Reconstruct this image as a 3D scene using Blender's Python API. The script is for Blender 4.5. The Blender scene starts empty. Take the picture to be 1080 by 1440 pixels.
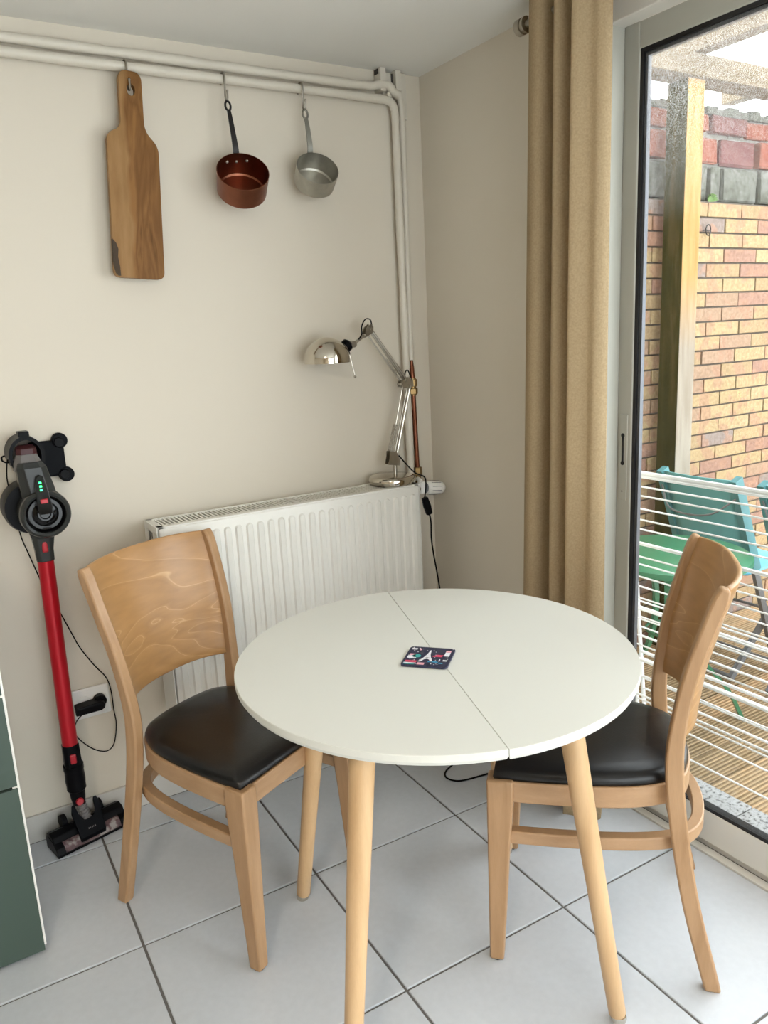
import bpy, bmesh, math, random
from mathutils import Vector, Matrix

random.seed(7)
SC = bpy.context.scene
COL = SC.collection
R = math.radians

# ------------------------------------------------------------------ camera
cam_d = bpy.data.cameras.new('camera')
cam = bpy.data.objects.new('camera', cam_d)
COL.objects.link(cam)
cam_d.sensor_fit = 'VERTICAL'
cam_d.sensor_height = 36.0
cam_d.sensor_width = 27.0
cam_d.lens = 27.467
cam_d.clip_start = 0.05
_r = Vector((0.85020606, -0.52421405, -0.04846939))
_u = Vector((0.15785909, 0.16602461, 0.97340451))
_f = Vector((0.50222521, 0.83524575, -0.22390708))
cam.matrix_world = Matrix(((_r.x, _u.x, -_f.x, -1.56455), (_r.y, _u.y, -_f.y, -2.25256),
                           (_r.z, _u.z, -_f.z, 1.38011), (0, 0, 0, 1)))
SC.camera = cam

# ------------------------------------------------------------------ world: even overcast daylight
world = bpy.data.worlds.new('overcast_sky')
SC.world = world
world.use_nodes = True
_bg = world.node_tree.nodes['Background']
_bg.inputs['Color'].default_value = (0.93, 0.965, 1.0, 1)
_bg.inputs['Strength'].default_value = 3.0

SC.view_settings.view_transform = 'Standard'
SC.view_settings.look = 'None'
SC.view_settings.gamma = 1.0
SC.view_settings.use_curve_mapping = False
SC.view_settings.exposure = 1.18

# warm fill lamp, added unseen behind the camera to brighten the room
_ld = bpy.data.lights.new('added_fill_light', 'AREA')
_ld.shape = 'DISK'
_ld.size = 0.40
_ld.energy = 11
_ld.color = (1.0, 0.86, 0.68)
_lo = bpy.data.objects.new('added_fill_light', _ld)
_lo.location = (-2.3, -2.6, 2.085)
COL.objects.link(_lo)

# ------------------------------------------------------------------ materials
def new_mat(name):
    m = bpy.data.materials.new(name)
    m.use_nodes = True
    nt = m.node_tree
    return m, nt, nt.nodes['Principled BSDF']

def N(nt, typ, **kw):
    n = nt.nodes.new(typ)
    for k, v in kw.items():
        setattr(n, k, v)
    return n

def bump_noise(nt, bsdf, scale, strength, dist=0.001, coord='Object', detail=4.0):
    tc = N(nt, 'ShaderNodeTexCoord')
    no = N(nt, 'ShaderNodeTexNoise')
    no.inputs['Scale'].default_value = scale
    no.inputs['Detail'].default_value = detail
    bp = N(nt, 'ShaderNodeBump')
    bp.inputs['Strength'].default_value = strength
    bp.inputs['Distance'].default_value = dist
    nt.links.new(tc.outputs[coord], no.inputs['Vector'])
    nt.links.new(no.outputs['Fac'], bp.inputs['Height'])
    nt.links.new(bp.outputs['Normal'], bsdf.inputs['Normal'])

def plain(name, rgb, rough=0.5, metal=0.0, bump=None, spec=None, coat=0.0, **kw):
    m, nt, b = new_mat(name)
    b.inputs['Base Color'].default_value = (*rgb, 1)
    b.inputs['Roughness'].default_value = rough
    b.inputs['Metallic'].default_value = metal
    if spec is not None:
        b.inputs['Specular IOR Level'].default_value = spec
    if coat:
        b.inputs['Coat Weight'].default_value = coat
    if bump:
        bump_noise(nt, b, *bump)
    return m

def ramp_set(rp, stops):
    el = rp.color_ramp.elements
    while len(el) > 1:
        el.remove(el[-1])
    el[0].position = stops[0][0]
    el[0].color = (*stops[0][1], 1)
    for p, c in stops[1:]:
        e = el.new(p)
        e.color = (*c, 1)

def noise_mat(name, stops, scale=(1, 1, 1), nscale=5.0, rough=0.5, detail=4.0, distortion=0.0,
              bump=0.0, bdist=0.001, metal=0.0, spec=None, coord='Object', fine=None, coat=0.0):
    m, nt, b = new_mat(name)
    tc = N(nt, 'ShaderNodeTexCoord')
    mp = N(nt, 'ShaderNodeMapping')
    mp.inputs['Scale'].default_value = scale
    no = N(nt, 'ShaderNodeTexNoise')
    no.inputs['Scale'].default_value = nscale
    no.inputs['Detail'].default_value = detail
    no.inputs['Distortion'].default_value = distortion
    rp = N(nt, 'ShaderNodeValToRGB')
    ramp_set(rp, stops)
    L = nt.links
    L.new(tc.outputs[coord], mp.inputs['Vector'])
    L.new(mp.outputs['Vector'], no.inputs['Vector'])
    L.new(no.outputs['Fac'], rp.inputs['Fac'])
    col = rp.outputs['Color']
    if fine:
        n2 = N(nt, 'ShaderNodeTexNoise')
        n2.inputs['Scale'].default_value = fine[0]
        n2.inputs['Detail'].default_value = 3
        L.new(mp.outputs['Vector'], n2.inputs['Vector'])
        r2 = N(nt, 'ShaderNodeValToRGB')
        ramp_set(r2, [(0.3, (fine[1],) * 3), (0.7, (1, 1, 1))])
        L.new(n2.outputs['Fac'], r2.inputs['Fac'])
        mx = N(nt, 'ShaderNodeMix', data_type='RGBA', blend_type='MULTIPLY')
        mx.inputs[0].default_value = 1.0
        L.new(col, mx.inputs[6])
        L.new(r2.outputs['Color'], mx.inputs[7])
        col = mx.outputs[2]
    L.new(col, b.inputs['Base Color'])
    b.inputs['Roughness'].default_value = rough
    b.inputs['Metallic'].default_value = metal
    if coat:
        b.inputs['Coat Weight'].default_value = coat
    if spec is not None:
        b.inputs['Specular IOR Level'].default_value = spec
    if bump:
        bp = N(nt, 'ShaderNodeBump')
        bp.inputs['Strength'].default_value = bump
        bp.inputs['Distance'].default_value = bdist
        L.new(no.outputs['Fac'], bp.inputs['Height'])
        L.new(bp.outputs['Normal'], b.inputs['Normal'])
    return m

M = {}
M['wall'] = noise_mat('wall_paint', [(0.3, (0.63, 0.572, 0.480)), (0.7, (0.655, 0.597, 0.503))], nscale=1.2, rough=0.75, detail=2)
M['ceiling'] = plain('ceiling_paint', (0.76, 0.745, 0.70), 0.8)
M['pipe_paint'] = plain('pipe_gloss_paint', (0.60, 0.555, 0.475), 0.38, bump=(55, 0.5, 0.004))
M['tile'] = noise_mat('floor_tile_glaze', [(0.3, (0.57, 0.595, 0.635)), (0.7, (0.63, 0.655, 0.695))], nscale=3.0, rough=0.38, fine=(60, 0.95))
M['grout'] = plain('grey_grout', (0.17, 0.16, 0.15), 0.9)
M['skirt'] = noise_mat('skirting_tile', [(0.3, (0.50, 0.48, 0.445)), (0.7, (0.55, 0.53, 0.495))], nscale=4.0, rough=0.4)
M['beech'] = noise_mat('beech_wood', [(0.25, (0.34, 0.190, 0.088)), (0.55, (0.42, 0.248, 0.125)), (0.8, (0.48, 0.295, 0.160))],
                       scale=(14, 14, 1.2), nscale=3.0, rough=0.38, detail=5, distortion=0.4, fine=(40, 0.93))
M['beech_pale'] = noise_mat('pale_beech_wood', [(0.25, (0.54, 0.335, 0.165)), (0.75, (0.64, 0.425, 0.23))],
                            scale=(14, 14, 1.0), nscale=3.0, rough=0.42, detail=4, fine=(40, 0.95))
M['beech_rail'] = noise_mat('beech_wood_rail', [(0.25, (0.37, 0.213, 0.104)), (0.75, (0.48, 0.298, 0.165))],
                            scale=(3, 3, 14), nscale=3.0, rough=0.4, detail=4, fine=(40, 0.94))

def veneer():
    m, nt, b = new_mat('beech_veneer')
    L = nt.links
    tc = N(nt, 'ShaderNodeTexCoord')
    mp = N(nt, 'ShaderNodeMapping')
    mp.inputs['Scale'].default_value = (1.6, 0.4, 7.0)
    no = N(nt, 'ShaderNodeTexNoise')
    no.inputs['Scale'].default_value = 0.95
    no.inputs['Detail'].default_value = 2.2
    no.inputs['Distortion'].default_value = 0.6
    L.new(tc.outputs['Object'], mp.inputs['Vector'])
    L.new(mp.outputs['Vector'], no.inputs['Vector'])
    mul = N(nt, 'ShaderNodeMath', operation='MULTIPLY')
    mul.inputs[1].default_value = 11.0
    fr = N(nt, 'ShaderNodeMath', operation='FRACT')
    L.new(no.outputs['Fac'], mul.inputs[0])
    L.new(mul.outputs[0], fr.inputs[0])
    rp = N(nt, 'ShaderNodeValToRGB')
    ramp_set(rp, [(0.0, (0.42, 0.228, 0.092)), (0.80, (0.37, 0.195, 0.075)), (0.94, (0.42, 0.228, 0.092)), (0.975, (0.55, 0.335, 0.160)), (1.0, (0.42, 0.228, 0.092))])
    L.new(fr.outputs[0], rp.inputs['Fac'])
    n2 = N(nt, 'ShaderNodeTexNoise')
    n2.inputs['Scale'].default_value = 9.0
    n2.inputs['Detail'].default_value = 3
    L.new(mp.outputs['Vector'], n2.inputs['Vector'])
    r2 = N(nt, 'ShaderNodeValToRGB')
    ramp_set(r2, [(0.3, (0.9, 0.9, 0.9)), (0.7, (1.05, 1.05, 1.05))])
    L.new(n2.outputs['Fac'], r2.inputs['Fac'])
    mx = N(nt, 'ShaderNodeMix', data_type='RGBA', blend_type='MULTIPLY')
    mx.inputs[0].default_value = 1.0
    L.new(rp.outputs['Color'], mx.inputs[6])
    L.new(r2.outputs['Color'], mx.inputs[7])
    L.new(mx.outputs[2], b.inputs['Base Color'])
    b.inputs['Roughness'].default_value = 0.3
    return m
M['veneer'] = veneer()
M['leather'] = plain('black_leatherette', (0.006, 0.0055, 0.006), 0.30, bump=(260, 0.3, 0.0006), spec=0.38)
M['table_white'] = plain('white_laminate', (0.64, 0.635, 0.585), 0.36)
M['chrome'] = plain('polished_nickel', (0.58, 0.54, 0.47), 0.10, 1.0)
M['chrome_dull'] = plain('brushed_nickel', (0.42, 0.39, 0.335), 0.28, 1.0)
M['steel'] = plain('steel_wire', (0.33, 0.305, 0.265), 0.35, 1.0)
M['copper_pan'] = noise_mat('aged_copper', [(0.3, (0.20, 0.068, 0.040)), (0.7, (0.29, 0.115, 0.070))], nscale=6, rough=0.36, metal=1.0, fine=(30, 0.85))
M['copper_pipe'] = plain('copper_pipe_metal', (0.19, 0.072, 0.042), 0.38, 1.0)
M['brass'] = plain('brass_fitting', (0.26, 0.17, 0.075), 0.35, 1.0)
M['iron'] = plain('black_iron', (0.022, 0.02, 0.02), 0.45, 0.6)
M['alu'] = noise_mat('worn_aluminium', [(0.3, (0.38, 0.365, 0.32)), (0.7, (0.54, 0.52, 0.46))], nscale=9, rough=0.42, metal=0.9, fine=(50, 0.85))
M['alu_dark'] = plain('aluminium_handle', (0.24, 0.23, 0.20), 0.45, 0.85)

def board_mat():
    m, nt, b = new_mat('olive_wood_board')
    L = nt.links
    tc = N(nt, 'ShaderNodeTexCoord')
    mp = N(nt, 'ShaderNodeMapping')
    mp.inputs['Scale'].default_value = (16, 8, 3.0)
    no = N(nt, 'ShaderNodeTexNoise')
    no.inputs['Scale'].default_value = 1.0
    no.inputs['Detail'].default_value = 4
    no.inputs['Distortion'].default_value = 1.2
    L.new(tc.outputs['Object'], mp.inputs['Vector'])
    L.new(mp.outputs['Vector'], no.inputs['Vector'])
    rp = N(nt, 'ShaderNodeValToRGB')
    ramp_set(rp, [(0.30, (0.095, 0.038, 0.010)), (0.42, (0.215, 0.102, 0.031)), (0.52, (0.155, 0.069, 0.020)), (0.65, (0.25, 0.121, 0.038))])
    L.new(no.outputs['Fac'], rp.inputs['Fac'])
    # pale sapwood along the left side
    sx = N(nt, 'ShaderNodeSeparateXYZ')
    L.new(tc.outputs['Object'], sx.inputs[0])
    n3 = N(nt, 'ShaderNodeTexNoise')
    n3.inputs['Scale'].default_value = 7
    L.new(tc.outputs['Object'], n3.inputs['Vector'])
    ma = N(nt, 'ShaderNodeMath', operation='MULTIPLY_ADD')
    ma.inputs[1].default_value = 0.045
    L.new(n3.outputs['Fac'], ma.inputs[0])
    L.new(sx.outputs['X'], ma.inputs[2])
    mr = N(nt, 'ShaderNodeMapRange')
    mr.inputs['From Min'].default_value = 0.014
    mr.inputs['From Max'].default_value = 0.004
    L.new(ma.outputs[0], mr.inputs['Value'])
    n4 = N(nt, 'ShaderNodeTexNoise')
    n4.inputs['Scale'].default_value = 3.0
    n4.inputs['Detail'].default_value = 6
    L.new(mp.outputs['Vector'], n4.inputs['Vector'])
    r4 = N(nt, 'ShaderNodeValToRGB')
    ramp_set(r4, [(0.3, (0.25, 0.135, 0.050)), (0.7, (0.33, 0.186, 0.078))])
    L.new(n4.outputs['Fac'], r4.inputs['Fac'])
    mx = N(nt, 'ShaderNodeMix', data_type='RGBA')
    L.new(mr.outputs['Result'], mx.inputs[0])
    L.new(rp.outputs['Color'], mx.inputs[6])
    L.new(r4.outputs['Color'], mx.inputs[7])
    L.new(mx.outputs[2], b.inputs['Base Color'])
    b.inputs['Roughness'].default_value = 0.5
    b.inputs['Specular IOR Level'].default_value = 0.15
    return m
M['board'] = board_mat()
M['bark'] = plain('bark_edge', (0.06, 0.04, 0.025), 0.9, bump=(120, 0.8, 0.002))
M['rad'] = plain('radiator_enamel', (0.74, 0.725, 0.675), 0.35)
M['dark_gap'] = plain('dark_cavity', (0.05, 0.045, 0.04), 0.9)
M['plastic_white'] = plain('white_plastic', (0.80, 0.79, 0.76), 0.4)
M['plastic_black'] = plain('black_plastic', (0.004, 0.004, 0.005), 0.34, spec=0.07)
M['plastic_soft'] = plain('matt_black_plastic', (0.004, 0.0045, 0.006), 0.5, spec=0.07)
M['vac_grey'] = plain('grey_glossy_plastic', (0.026, 0.028, 0.028), 0.22, spec=0.3)
M['vac_grey_light'] = plain('light_grey_plastic', (0.13, 0.12, 0.118), 0.35)
M['vac_red'] = plain('red_anodised_tube', (0.46, 0.004, 0.014), 0.34, 0.3)
M['red_plastic'] = plain('red_plastic', (0.38, 0.006, 0.016), 0.35)
M['maroon'] = plain('translucent_maroon', (0.05, 0.014, 0.016), 0.3, spec=0.25)
M['brush'] = noise_mat('dusty_brush_roll', [(0.35, (0.03, 0.025, 0.027)), (0.5, (0.12, 0.06, 0.065)), (0.62, (0.30, 0.27, 0.26))], nscale=45, rough=0.6, detail=5)
M['gloss_black'] = plain('gloss_black', (0.003, 0.003, 0.0035), 0.08, spec=0.3)
M['teal'] = plain('teal_lacquer', (0.052, 0.080, 0.064), 0.45)
M['teal_dark'] = plain('teal_plinth', (0.03, 0.095, 0.10), 0.5)
M['edge_white'] = plain('white_edge_band', (0.82, 0.80, 0.74), 0.5)
M['door_alu'] = plain('grey_powder_coat', (0.42, 0.415, 0.365), 0.4)
M['door_white'] = plain('white_lacquered_rail', (0.68, 0.66, 0.61), 0.4)
M['gasket'] = plain('black_gasket', (0.006, 0.006, 0.008), 0.45)
M['spacer'] = plain('aluminium_spacer', (0.11, 0.115, 0.13), 0.4, 0.4)
M['track'] = plain('dark_track', (0.05, 0.035, 0.025), 0.7)
M['green_led'] = None

def led():
    m, nt, b = new_mat('green_led')
    b.inputs['Base Color'].default_value = (0.0, 0.5, 0.1, 1)
    b.inputs['Emission Color'].default_value = (0.03, 1.0, 0.16, 1)
    b.inputs['Emission Strength'].default_value = 2.2
    return m
M['green_led'] = led()

def curtain_mat():
    m, nt, b = new_mat('linen_curtain')
    L = nt.links
    tc = N(nt, 'ShaderNodeTexCoord')
    no = N(nt, 'ShaderNodeTexNoise')
    no.inputs['Scale'].default_value = 220
    no.inputs['Detail'].default_value = 2
    L.new(tc.outputs['Object'], no.inputs['Vector'])
    rp = N(nt, 'ShaderNodeValToRGB')
    ramp_set(rp, [(0.3, (0.46, 0.345, 0.205)), (0.7, (0.54, 0.415, 0.255))])
    L.new(no.outputs['Fac'], rp.inputs['Fac'])
    L.new(rp.outputs['Color'], b.inputs['Base Color'])
    b.inputs['Roughness'].default_value = 0.85
    b.inputs['Specular IOR Level'].default_value = 0.2
    bp = N(nt, 'ShaderNodeBump')
    bp.inputs['Strength'].default_value = 0.25
    bp.inputs['Distance'].default_value = 0.0008
    L.new(no.outputs['Fac'], bp.inputs['Height'])
    L.new(bp.outputs['Normal'], b.inputs['Normal'])
    tr = N(nt, 'ShaderNodeBsdfTranslucent')
    L.new(rp.outputs['Color'], tr.inputs['Color'])
    ms = N(nt, 'ShaderNodeMixShader')
    ms.inputs[0].default_value = 0.34
    out = nt.nodes['Material Output']
    L.new(b.outputs[0], ms.inputs[1])
    L.new(tr.outputs[0], ms.inputs[2])
    L.new(ms.outputs[0], out.inputs['Surface'])
    return m
M['curtain'] = curtain_mat()

def glass_mat(name, dirt):
    m, nt, b = new_mat(name)
    L = nt.links
    nt.nodes.remove(b)
    out = nt.nodes['Material Output']
    tr = N(nt, 'ShaderNodeBsdfTransparent')
    tr.inputs['Color'].default_value = (0.95, 0.97, 0.965, 1)
    gl = N(nt, 'ShaderNodeBsdfGlossy')
    gl.inputs['Roughness'].default_value = 0.02
    lw = N(nt, 'ShaderNodeLayerWeight')      # Schlick reflectance, same from both sides of the pane
    lw.inputs['Blend'].default_value = 0.5
    pw5 = N(nt, 'ShaderNodeMath', operation='POWER')
    pw5.inputs[1].default_value = 5.0
    fr = N(nt, 'ShaderNodeMath', operation='MULTIPLY_ADD')
    fr.inputs[1].default_value = 0.9
    fr.inputs[2].default_value = 0.03
    L.new(lw.outputs['Facing'], pw5.inputs[0])
    L.new(pw5.outputs[0], fr.inputs[0])
    ms = N(nt, 'ShaderNodeMixShader')
    L.new(fr.outputs[0], ms.inputs[0])
    L.new(tr.outputs[0], ms.inputs[1])
    L.new(gl.outputs[0], ms.inputs[2])
    if dirt:
        # dried splashes, thickest along the top of the pane
        tc = N(nt, 'ShaderNodeTexCoord')
        sx = N(nt, 'ShaderNodeSeparateXYZ')
        L.new(tc.outputs['Object'], sx.inputs[0])
        mr = N(nt, 'ShaderNodeMapRange')
        mr.inputs['From Min'].default_value = 1.60
        mr.inputs['From Max'].default_value = 2.0
        mr.inputs['To Min'].default_value = 0.004
        mr.inputs['To Max'].default_value = 0.24
        L.new(sx.outputs['Z'], mr.inputs['Value'])
        no = N(nt, 'ShaderNodeTexNoise')
        no.inputs['Scale'].default_value = 330
        no.inputs['Detail'].default_value = 6
        L.new(tc.outputs['Object'], no.inputs['Vector'])
        rp = N(nt, 'ShaderNodeValToRGB')
        ramp_set(rp, [(0.46, (0.12, 0.12, 0.12)), (0.60, (1, 1, 1))])
        L.new(no.outputs['Fac'], rp.inputs['Fac'])
        mu = N(nt, 'ShaderNodeMath', operation='MULTIPLY')
        L.new(mr.outputs['Result'], mu.inputs[0])
        L.new(rp.outputs['Color'], mu.inputs[1])
        df = N(nt, 'ShaderNodeBsdfTranslucent')
        df.inputs['Color'].default_value = (0.85, 0.85, 0.83, 1)
        m2 = N(nt, 'ShaderNodeMixShader')
        L.new(mu.outputs[0], m2.inputs[0])
        L.new(ms.outputs[0], m2.inputs[1])
        L.new(df.outputs[0], m2.inputs[2])
        L.new(m2.outputs[0], out.inputs['Surface'])
    else:
        L.new(ms.outputs[0], out.inputs['Surface'])
    return m
M['glass'] = glass_mat('clear_window_glass', False)
M['glass_dirty'] = glass_mat('splashed_door_glass', True)

def brick_mat():
    m, nt, b = new_mat('yellow_facing_brick')
    L = nt.links
    oi = N(nt, 'ShaderNodeObjectInfo')
    rp = N(nt, 'ShaderNodeValToRGB')
    rp.color_ramp.interpolation = 'CONSTANT'
    ramp_set(rp, [(0.0, (0.355, 0.258, 0.145)), (0.30, (0.32, 0.228, 0.132)), (0.50, (0.31, 0.207, 0.142)), (0.68, (0.285, 0.17, 0.128)),
                  (0.84, (0.24, 0.19, 0.167)), (0.93, (0.37, 0.272, 0.157))])
    L.new(oi.outputs['Random'], rp.inputs['Fac'])
    tc = N(nt, 'ShaderNodeTexCoord')
    ge = N(nt, 'ShaderNodeNewGeometry')
    no = N(nt, 'ShaderNodeTexNoise')
    no.inputs['Scale'].default_value = 11
    no.inputs['Detail'].default_value = 1.5
    L.new(ge.outputs['Position'], no.inputs['Vector'])
    r2 = N(nt, 'ShaderNodeValToRGB')
    ramp_set(r2, [(0.53, (0, 0, 0)), (0.57, (1, 1, 1))])
    L.new(no.outputs['Fac'], r2.inputs['Fac'])
    mf = N(nt, 'ShaderNodeMath', operation='MULTIPLY')
    mf.inputs[1].default_value = 0.65
    L.new(r2.outputs['Color'], mf.inputs[0])
    mx = N(nt, 'ShaderNodeMix', data_type='RGBA')
    L.new(mf.outputs[0], mx.inputs[0])
    L.new(rp.outputs['Color'], mx.inputs[6])
    mx.inputs[7].default_value = (0.33, 0.19, 0.13, 1)
    n3 = N(nt, 'ShaderNodeTexNoise')
    n3.inputs['Scale'].default_value = 70
    n3.inputs['Detail'].default_value = 5
    L.new(ge.outputs['Position'], n3.inputs['Vector'])
    r3 = N(nt, 'ShaderNodeValToRGB')
    ramp_set(r3, [(0.3, (0.78, 0.76, 0.74)), (0.65, (1.08, 1.08, 1.08))])
    L.new(n3.outputs['Fac'], r3.inputs['Fac'])
    m2 = N(nt, 'ShaderNodeMix', data_type='RGBA', blend_type='MULTIPLY')
    m2.inputs[0].default_value = 1
    L.new(mx.outputs[2], m2.inputs[6])
    L.new(r3.outputs['Color'], m2.inputs[7])
    L.new(m2.outputs[2], b.inputs['Base Color'])
    b.inputs['Roughness'].default_value = 0.9
    bp = N(nt, 'ShaderNodeBump')
    bp.inputs['Strength'].default_value = 0.5
    bp.inputs['Distance'].default_value = 0.003
    L.new(n3.outputs['Fac'], bp.inputs['Height'])
    L.new(bp.outputs['Normal'], b.inputs['Normal'])
    b.inputs['Specular IOR Level'].default_value = 0.08
    return m
M['brick'] = brick_mat()
M['mortar'] = plain('brown_mortar', (0.10, 0.08, 0.062), 0.95, bump=(80, 0.6, 0.003))
M['old_red'] = noise_mat('old_red_brick', [(0.3, (0.260, 0.081, 0.053)), (0.7, (0.322, 0.130, 0.093))], nscale=14, rough=0.95, bump=0.6, bdist=0.006, fine=(70, 0.75), spec=0.08)
M['old_purple'] = noise_mat('old_purple_brick', [(0.3, (0.167, 0.068, 0.068)), (0.7, (0.223, 0.112, 0.105))], nscale=14, rough=0.95, bump=0.6, bdist=0.006, fine=(70, 0.75), spec=0.08)
M['old_grey'] = noise_mat('weathered_concrete', [(0.3, (0.087, 0.090, 0.068)), (0.55, (0.167, 0.167, 0.146)), (0.75, (0.248, 0.242, 0.223))], nscale=16, rough=0.95, bump=0.8, bdist=0.008, fine=(60, 0.7), spec=0.08)
M['old_mortar'] = noise_mat('lime_mortar', [(0.3, (0.205, 0.192, 0.174)), (0.7, (0.298, 0.285, 0.260))], nscale=30, rough=0.95, bump=0.6, bdist=0.006, spec=0.08)
M['stone'] = noise_mat('granite_threshold', [(0.36, (0.099, 0.099, 0.099)), (0.46, (0.322, 0.322, 0.322)), (0.7, (0.384, 0.384, 0.384))], nscale=90, rough=0.7, detail=4, spec=0.08)

def plank_mat():
    m, nt, b = new_mat('grooved_deck_wood')
    L = nt.links
    ge = N(nt, 'ShaderNodeNewGeometry')
    oi = N(nt, 'ShaderNodeObjectInfo')
    mp = N(nt, 'ShaderNodeMapping')
    mp.inputs['Scale'].default_value = (2.0, 30, 10)
    L.new(ge.outputs['Position'], mp.inputs['Vector'])
    no = N(nt, 'ShaderNodeTexNoise')
    no.inputs['Scale'].default_value = 2.0
    no.inputs['Detail'].default_value = 5
    L.new(mp.outputs['Vector'], no.inputs['Vector'])
    ad = N(nt, 'ShaderNodeMath', operation='MULTIPLY_ADD')
    ad.inputs[1].default_value = 0.30
    L.new(oi.outputs['Random'], ad.inputs[0])
    sub = N(nt, 'ShaderNodeMath', operation='SUBTRACT')
    sub.inputs[1].default_value = 0.15
    L.new(no.outputs['Fac'], sub.inputs[0])
    L.new(sub.outputs[0], ad.inputs[2])
    rp = N(nt, 'ShaderNodeValToRGB')
    ramp_set(rp, [(0.25, (0.23, 0.165, 0.095)), (0.5, (0.33, 0.235, 0.14)), (0.75, (0.42, 0.27, 0.15))])
    L.new(ad.outputs[0], rp.inputs['Fac'])
    sx = N(nt, 'ShaderNodeSeparateXYZ')
    L.new(ge.outputs['Position'], sx.inputs[0])
    mu = N(nt, 'ShaderNodeMath', operation='MULTIPLY')
    mu.inputs[1].default_value = 2 * math.pi / 0.0152
    L.new(sx.outputs['Y'], mu.inputs[0])
    sn = N(nt, 'ShaderNodeMath', operation='SINE')
    L.new(mu.outputs[0], sn.inputs[0])
    r2 = N(nt, 'ShaderNodeValToRGB')
    ramp_set(r2, [(0.0, (0.62, 0.58, 0.52)), (0.5, (1.05, 1.05, 1.05))])
    mr = N(nt, 'ShaderNodeMapRange')
    mr.inputs['From Min'].default_value = -1
    L.new(sn.outputs[0], mr.inputs['Value'])
    L.new(mr.outputs['Result'], r2.inputs['Fac'])
    mx = N(nt, 'ShaderNodeMix', data_type='RGBA', blend_type='MULTIPLY')
    mx.inputs[0].default_value = 1
    L.new(rp.outputs['Color'], mx.inputs[6])
    L.new(r2.outputs['Color'], mx.inputs[7])
    L.new(mx.outputs[2], b.inputs['Base Color'])
    b.inputs['Roughness'].default_value = 0.85
    bp = N(nt, 'ShaderNodeBump')
    bp.inputs['Strength'].default_value = 0.6
    bp.inputs['Distance'].default_value = 0.002
    L.new(sn.outputs[0], bp.inputs['Height'])
    L.new(bp.outputs['Normal'], b.inputs['Normal'])
    b.inputs['Specular IOR Level'].default_value = 0.08
    return m
M['plank'] = plank_mat()

def post_mat():
    # mossy green on the face turned to the house, bare yellow pine on the other, greyed toward the foot
    m, nt, b = new_mat('mossy_pine_post')
    L = nt.links
    ge = N(nt, 'ShaderNodeNewGeometry')
    tc = N(nt, 'ShaderNodeTexCoord')
    mp = N(nt, 'ShaderNodeMapping')
    mp.inputs['Scale'].default_value = (30, 30, 3)
    L.new(tc.outputs['Object'], mp.inputs['Vector'])
    no = N(nt, 'ShaderNodeTexNoise')
    no.inputs['Scale'].default_value = 1.5
    no.inputs['Detail'].default_value = 5
    L.new(mp.outputs['Vector'], no.inputs['Vector'])
    pine = N(nt, 'ShaderNodeValToRGB')
    ramp_set(pine, [(0.3, (0.33, 0.185, 0.068)), (0.7, (0.42, 0.265, 0.115))])
    L.new(no.outputs['Fac'], pine.inputs['Fac'])
    grey = N(nt, 'ShaderNodeValToRGB')
    ramp_set(grey, [(0.3, (0.236, 0.192, 0.149)), (0.7, (0.322, 0.279, 0.229))])
    L.new(no.outputs['Fac'], grey.inputs['Fac'])
    sp = N(nt, 'ShaderNodeSeparateXYZ')
    L.new(ge.outputs['Position'], sp.inputs[0])
    w = N(nt, 'ShaderNodeMapRange')
    w.inputs['From Min'].default_value = 1.55
    w.inputs['From Max'].default_value = 1.25
    L.new(sp.outputs['Z'], w.inputs['Value'])
    m1 = N(nt, 'ShaderNodeMix', data_type='RGBA')
    L.new(w.outputs['Result'], m1.inputs[0])
    L.new(pine.outputs['Color'], m1.inputs[6])
    L.new(grey.outputs['Color'], m1.inputs[7])
    n2 = N(nt, 'ShaderNodeTexNoise')
    n2.inputs['Scale'].default_value = 0.8
    n2.inputs['Detail'].default_value = 7
    n2.inputs['Roughness'].default_value = 0.7
    L.new(mp.outputs['Vector'], n2.inputs['Vector'])
    moss = N(nt, 'ShaderNodeValToRGB')
    ramp_set(moss, [(0.36, (0.020, 0.023, 0.004)), (0.52, (0.040, 0.037, 0.008)), (0.66, (0.090, 0.064, 0.024))])
    L.new(n2.outputs['Fac'], moss.inputs['Fac'])
    sn = N(nt, 'ShaderNodeSeparateXYZ')
    L.new(ge.outputs['True Normal'], sn.inputs[0])
    mr = N(nt, 'ShaderNodeMapRange')
    mr.inputs['From Min'].default_value = -0.5
    mr.inputs['From Max'].default_value = -0.8
    L.new(sn.outputs['X'], mr.inputs['Value'])
    mx = N(nt, 'ShaderNodeMix', data_type='RGBA')
    L.new(mr.outputs['Result'], mx.inputs[0])
    L.new(m1.outputs[2], mx.inputs[6])
    L.new(moss.outputs['Color'], mx.inputs[7])
    L.new(mx.outputs[2], b.inputs['Base Color'])
    b.inputs['Roughness'].default_value = 0.85
    b.inputs['Specular IOR Level'].default_value = 0.08
    return m
M['post'] = post_mat()
M['beam'] = noise_mat('pale_pine_beam', [(0.3, (0.14, 0.105, 0.065)), (0.7, (0.22, 0.17, 0.115))], scale=(3, 20, 20), nscale=2, rough=0.85, fine=(20, 0.85), spec=0.08)
M['rack_white'] = plain('white_coated_wire', (0.80, 0.80, 0.80), 0.4)
M['garden_teal'] = plain('turquoise_canvas', (0.115, 0.345, 0.365), 0.7, bump=(400, 0.3, 0.0005))
M['garden_teal_rail'] = plain('turquoise_painted_metal', (0.065, 0.215, 0.235), 0.5)
M['garden_blue'] = plain('light_blue_canvas', (0.13, 0.42, 0.56), 0.7)
M['garden_grey'] = plain('grey_painted_steel', (0.124, 0.130, 0.140), 0.5)
M['garden_green'] = plain('green_painted_metal', (0.035, 0.165, 0.082), 0.4)
M['leaf'] = plain('fern_leaf', (0.10, 0.20, 0.035), 0.6)
M['navy'] = plain('navy_print', (0.016, 0.02, 0.055), 0.35)
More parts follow.
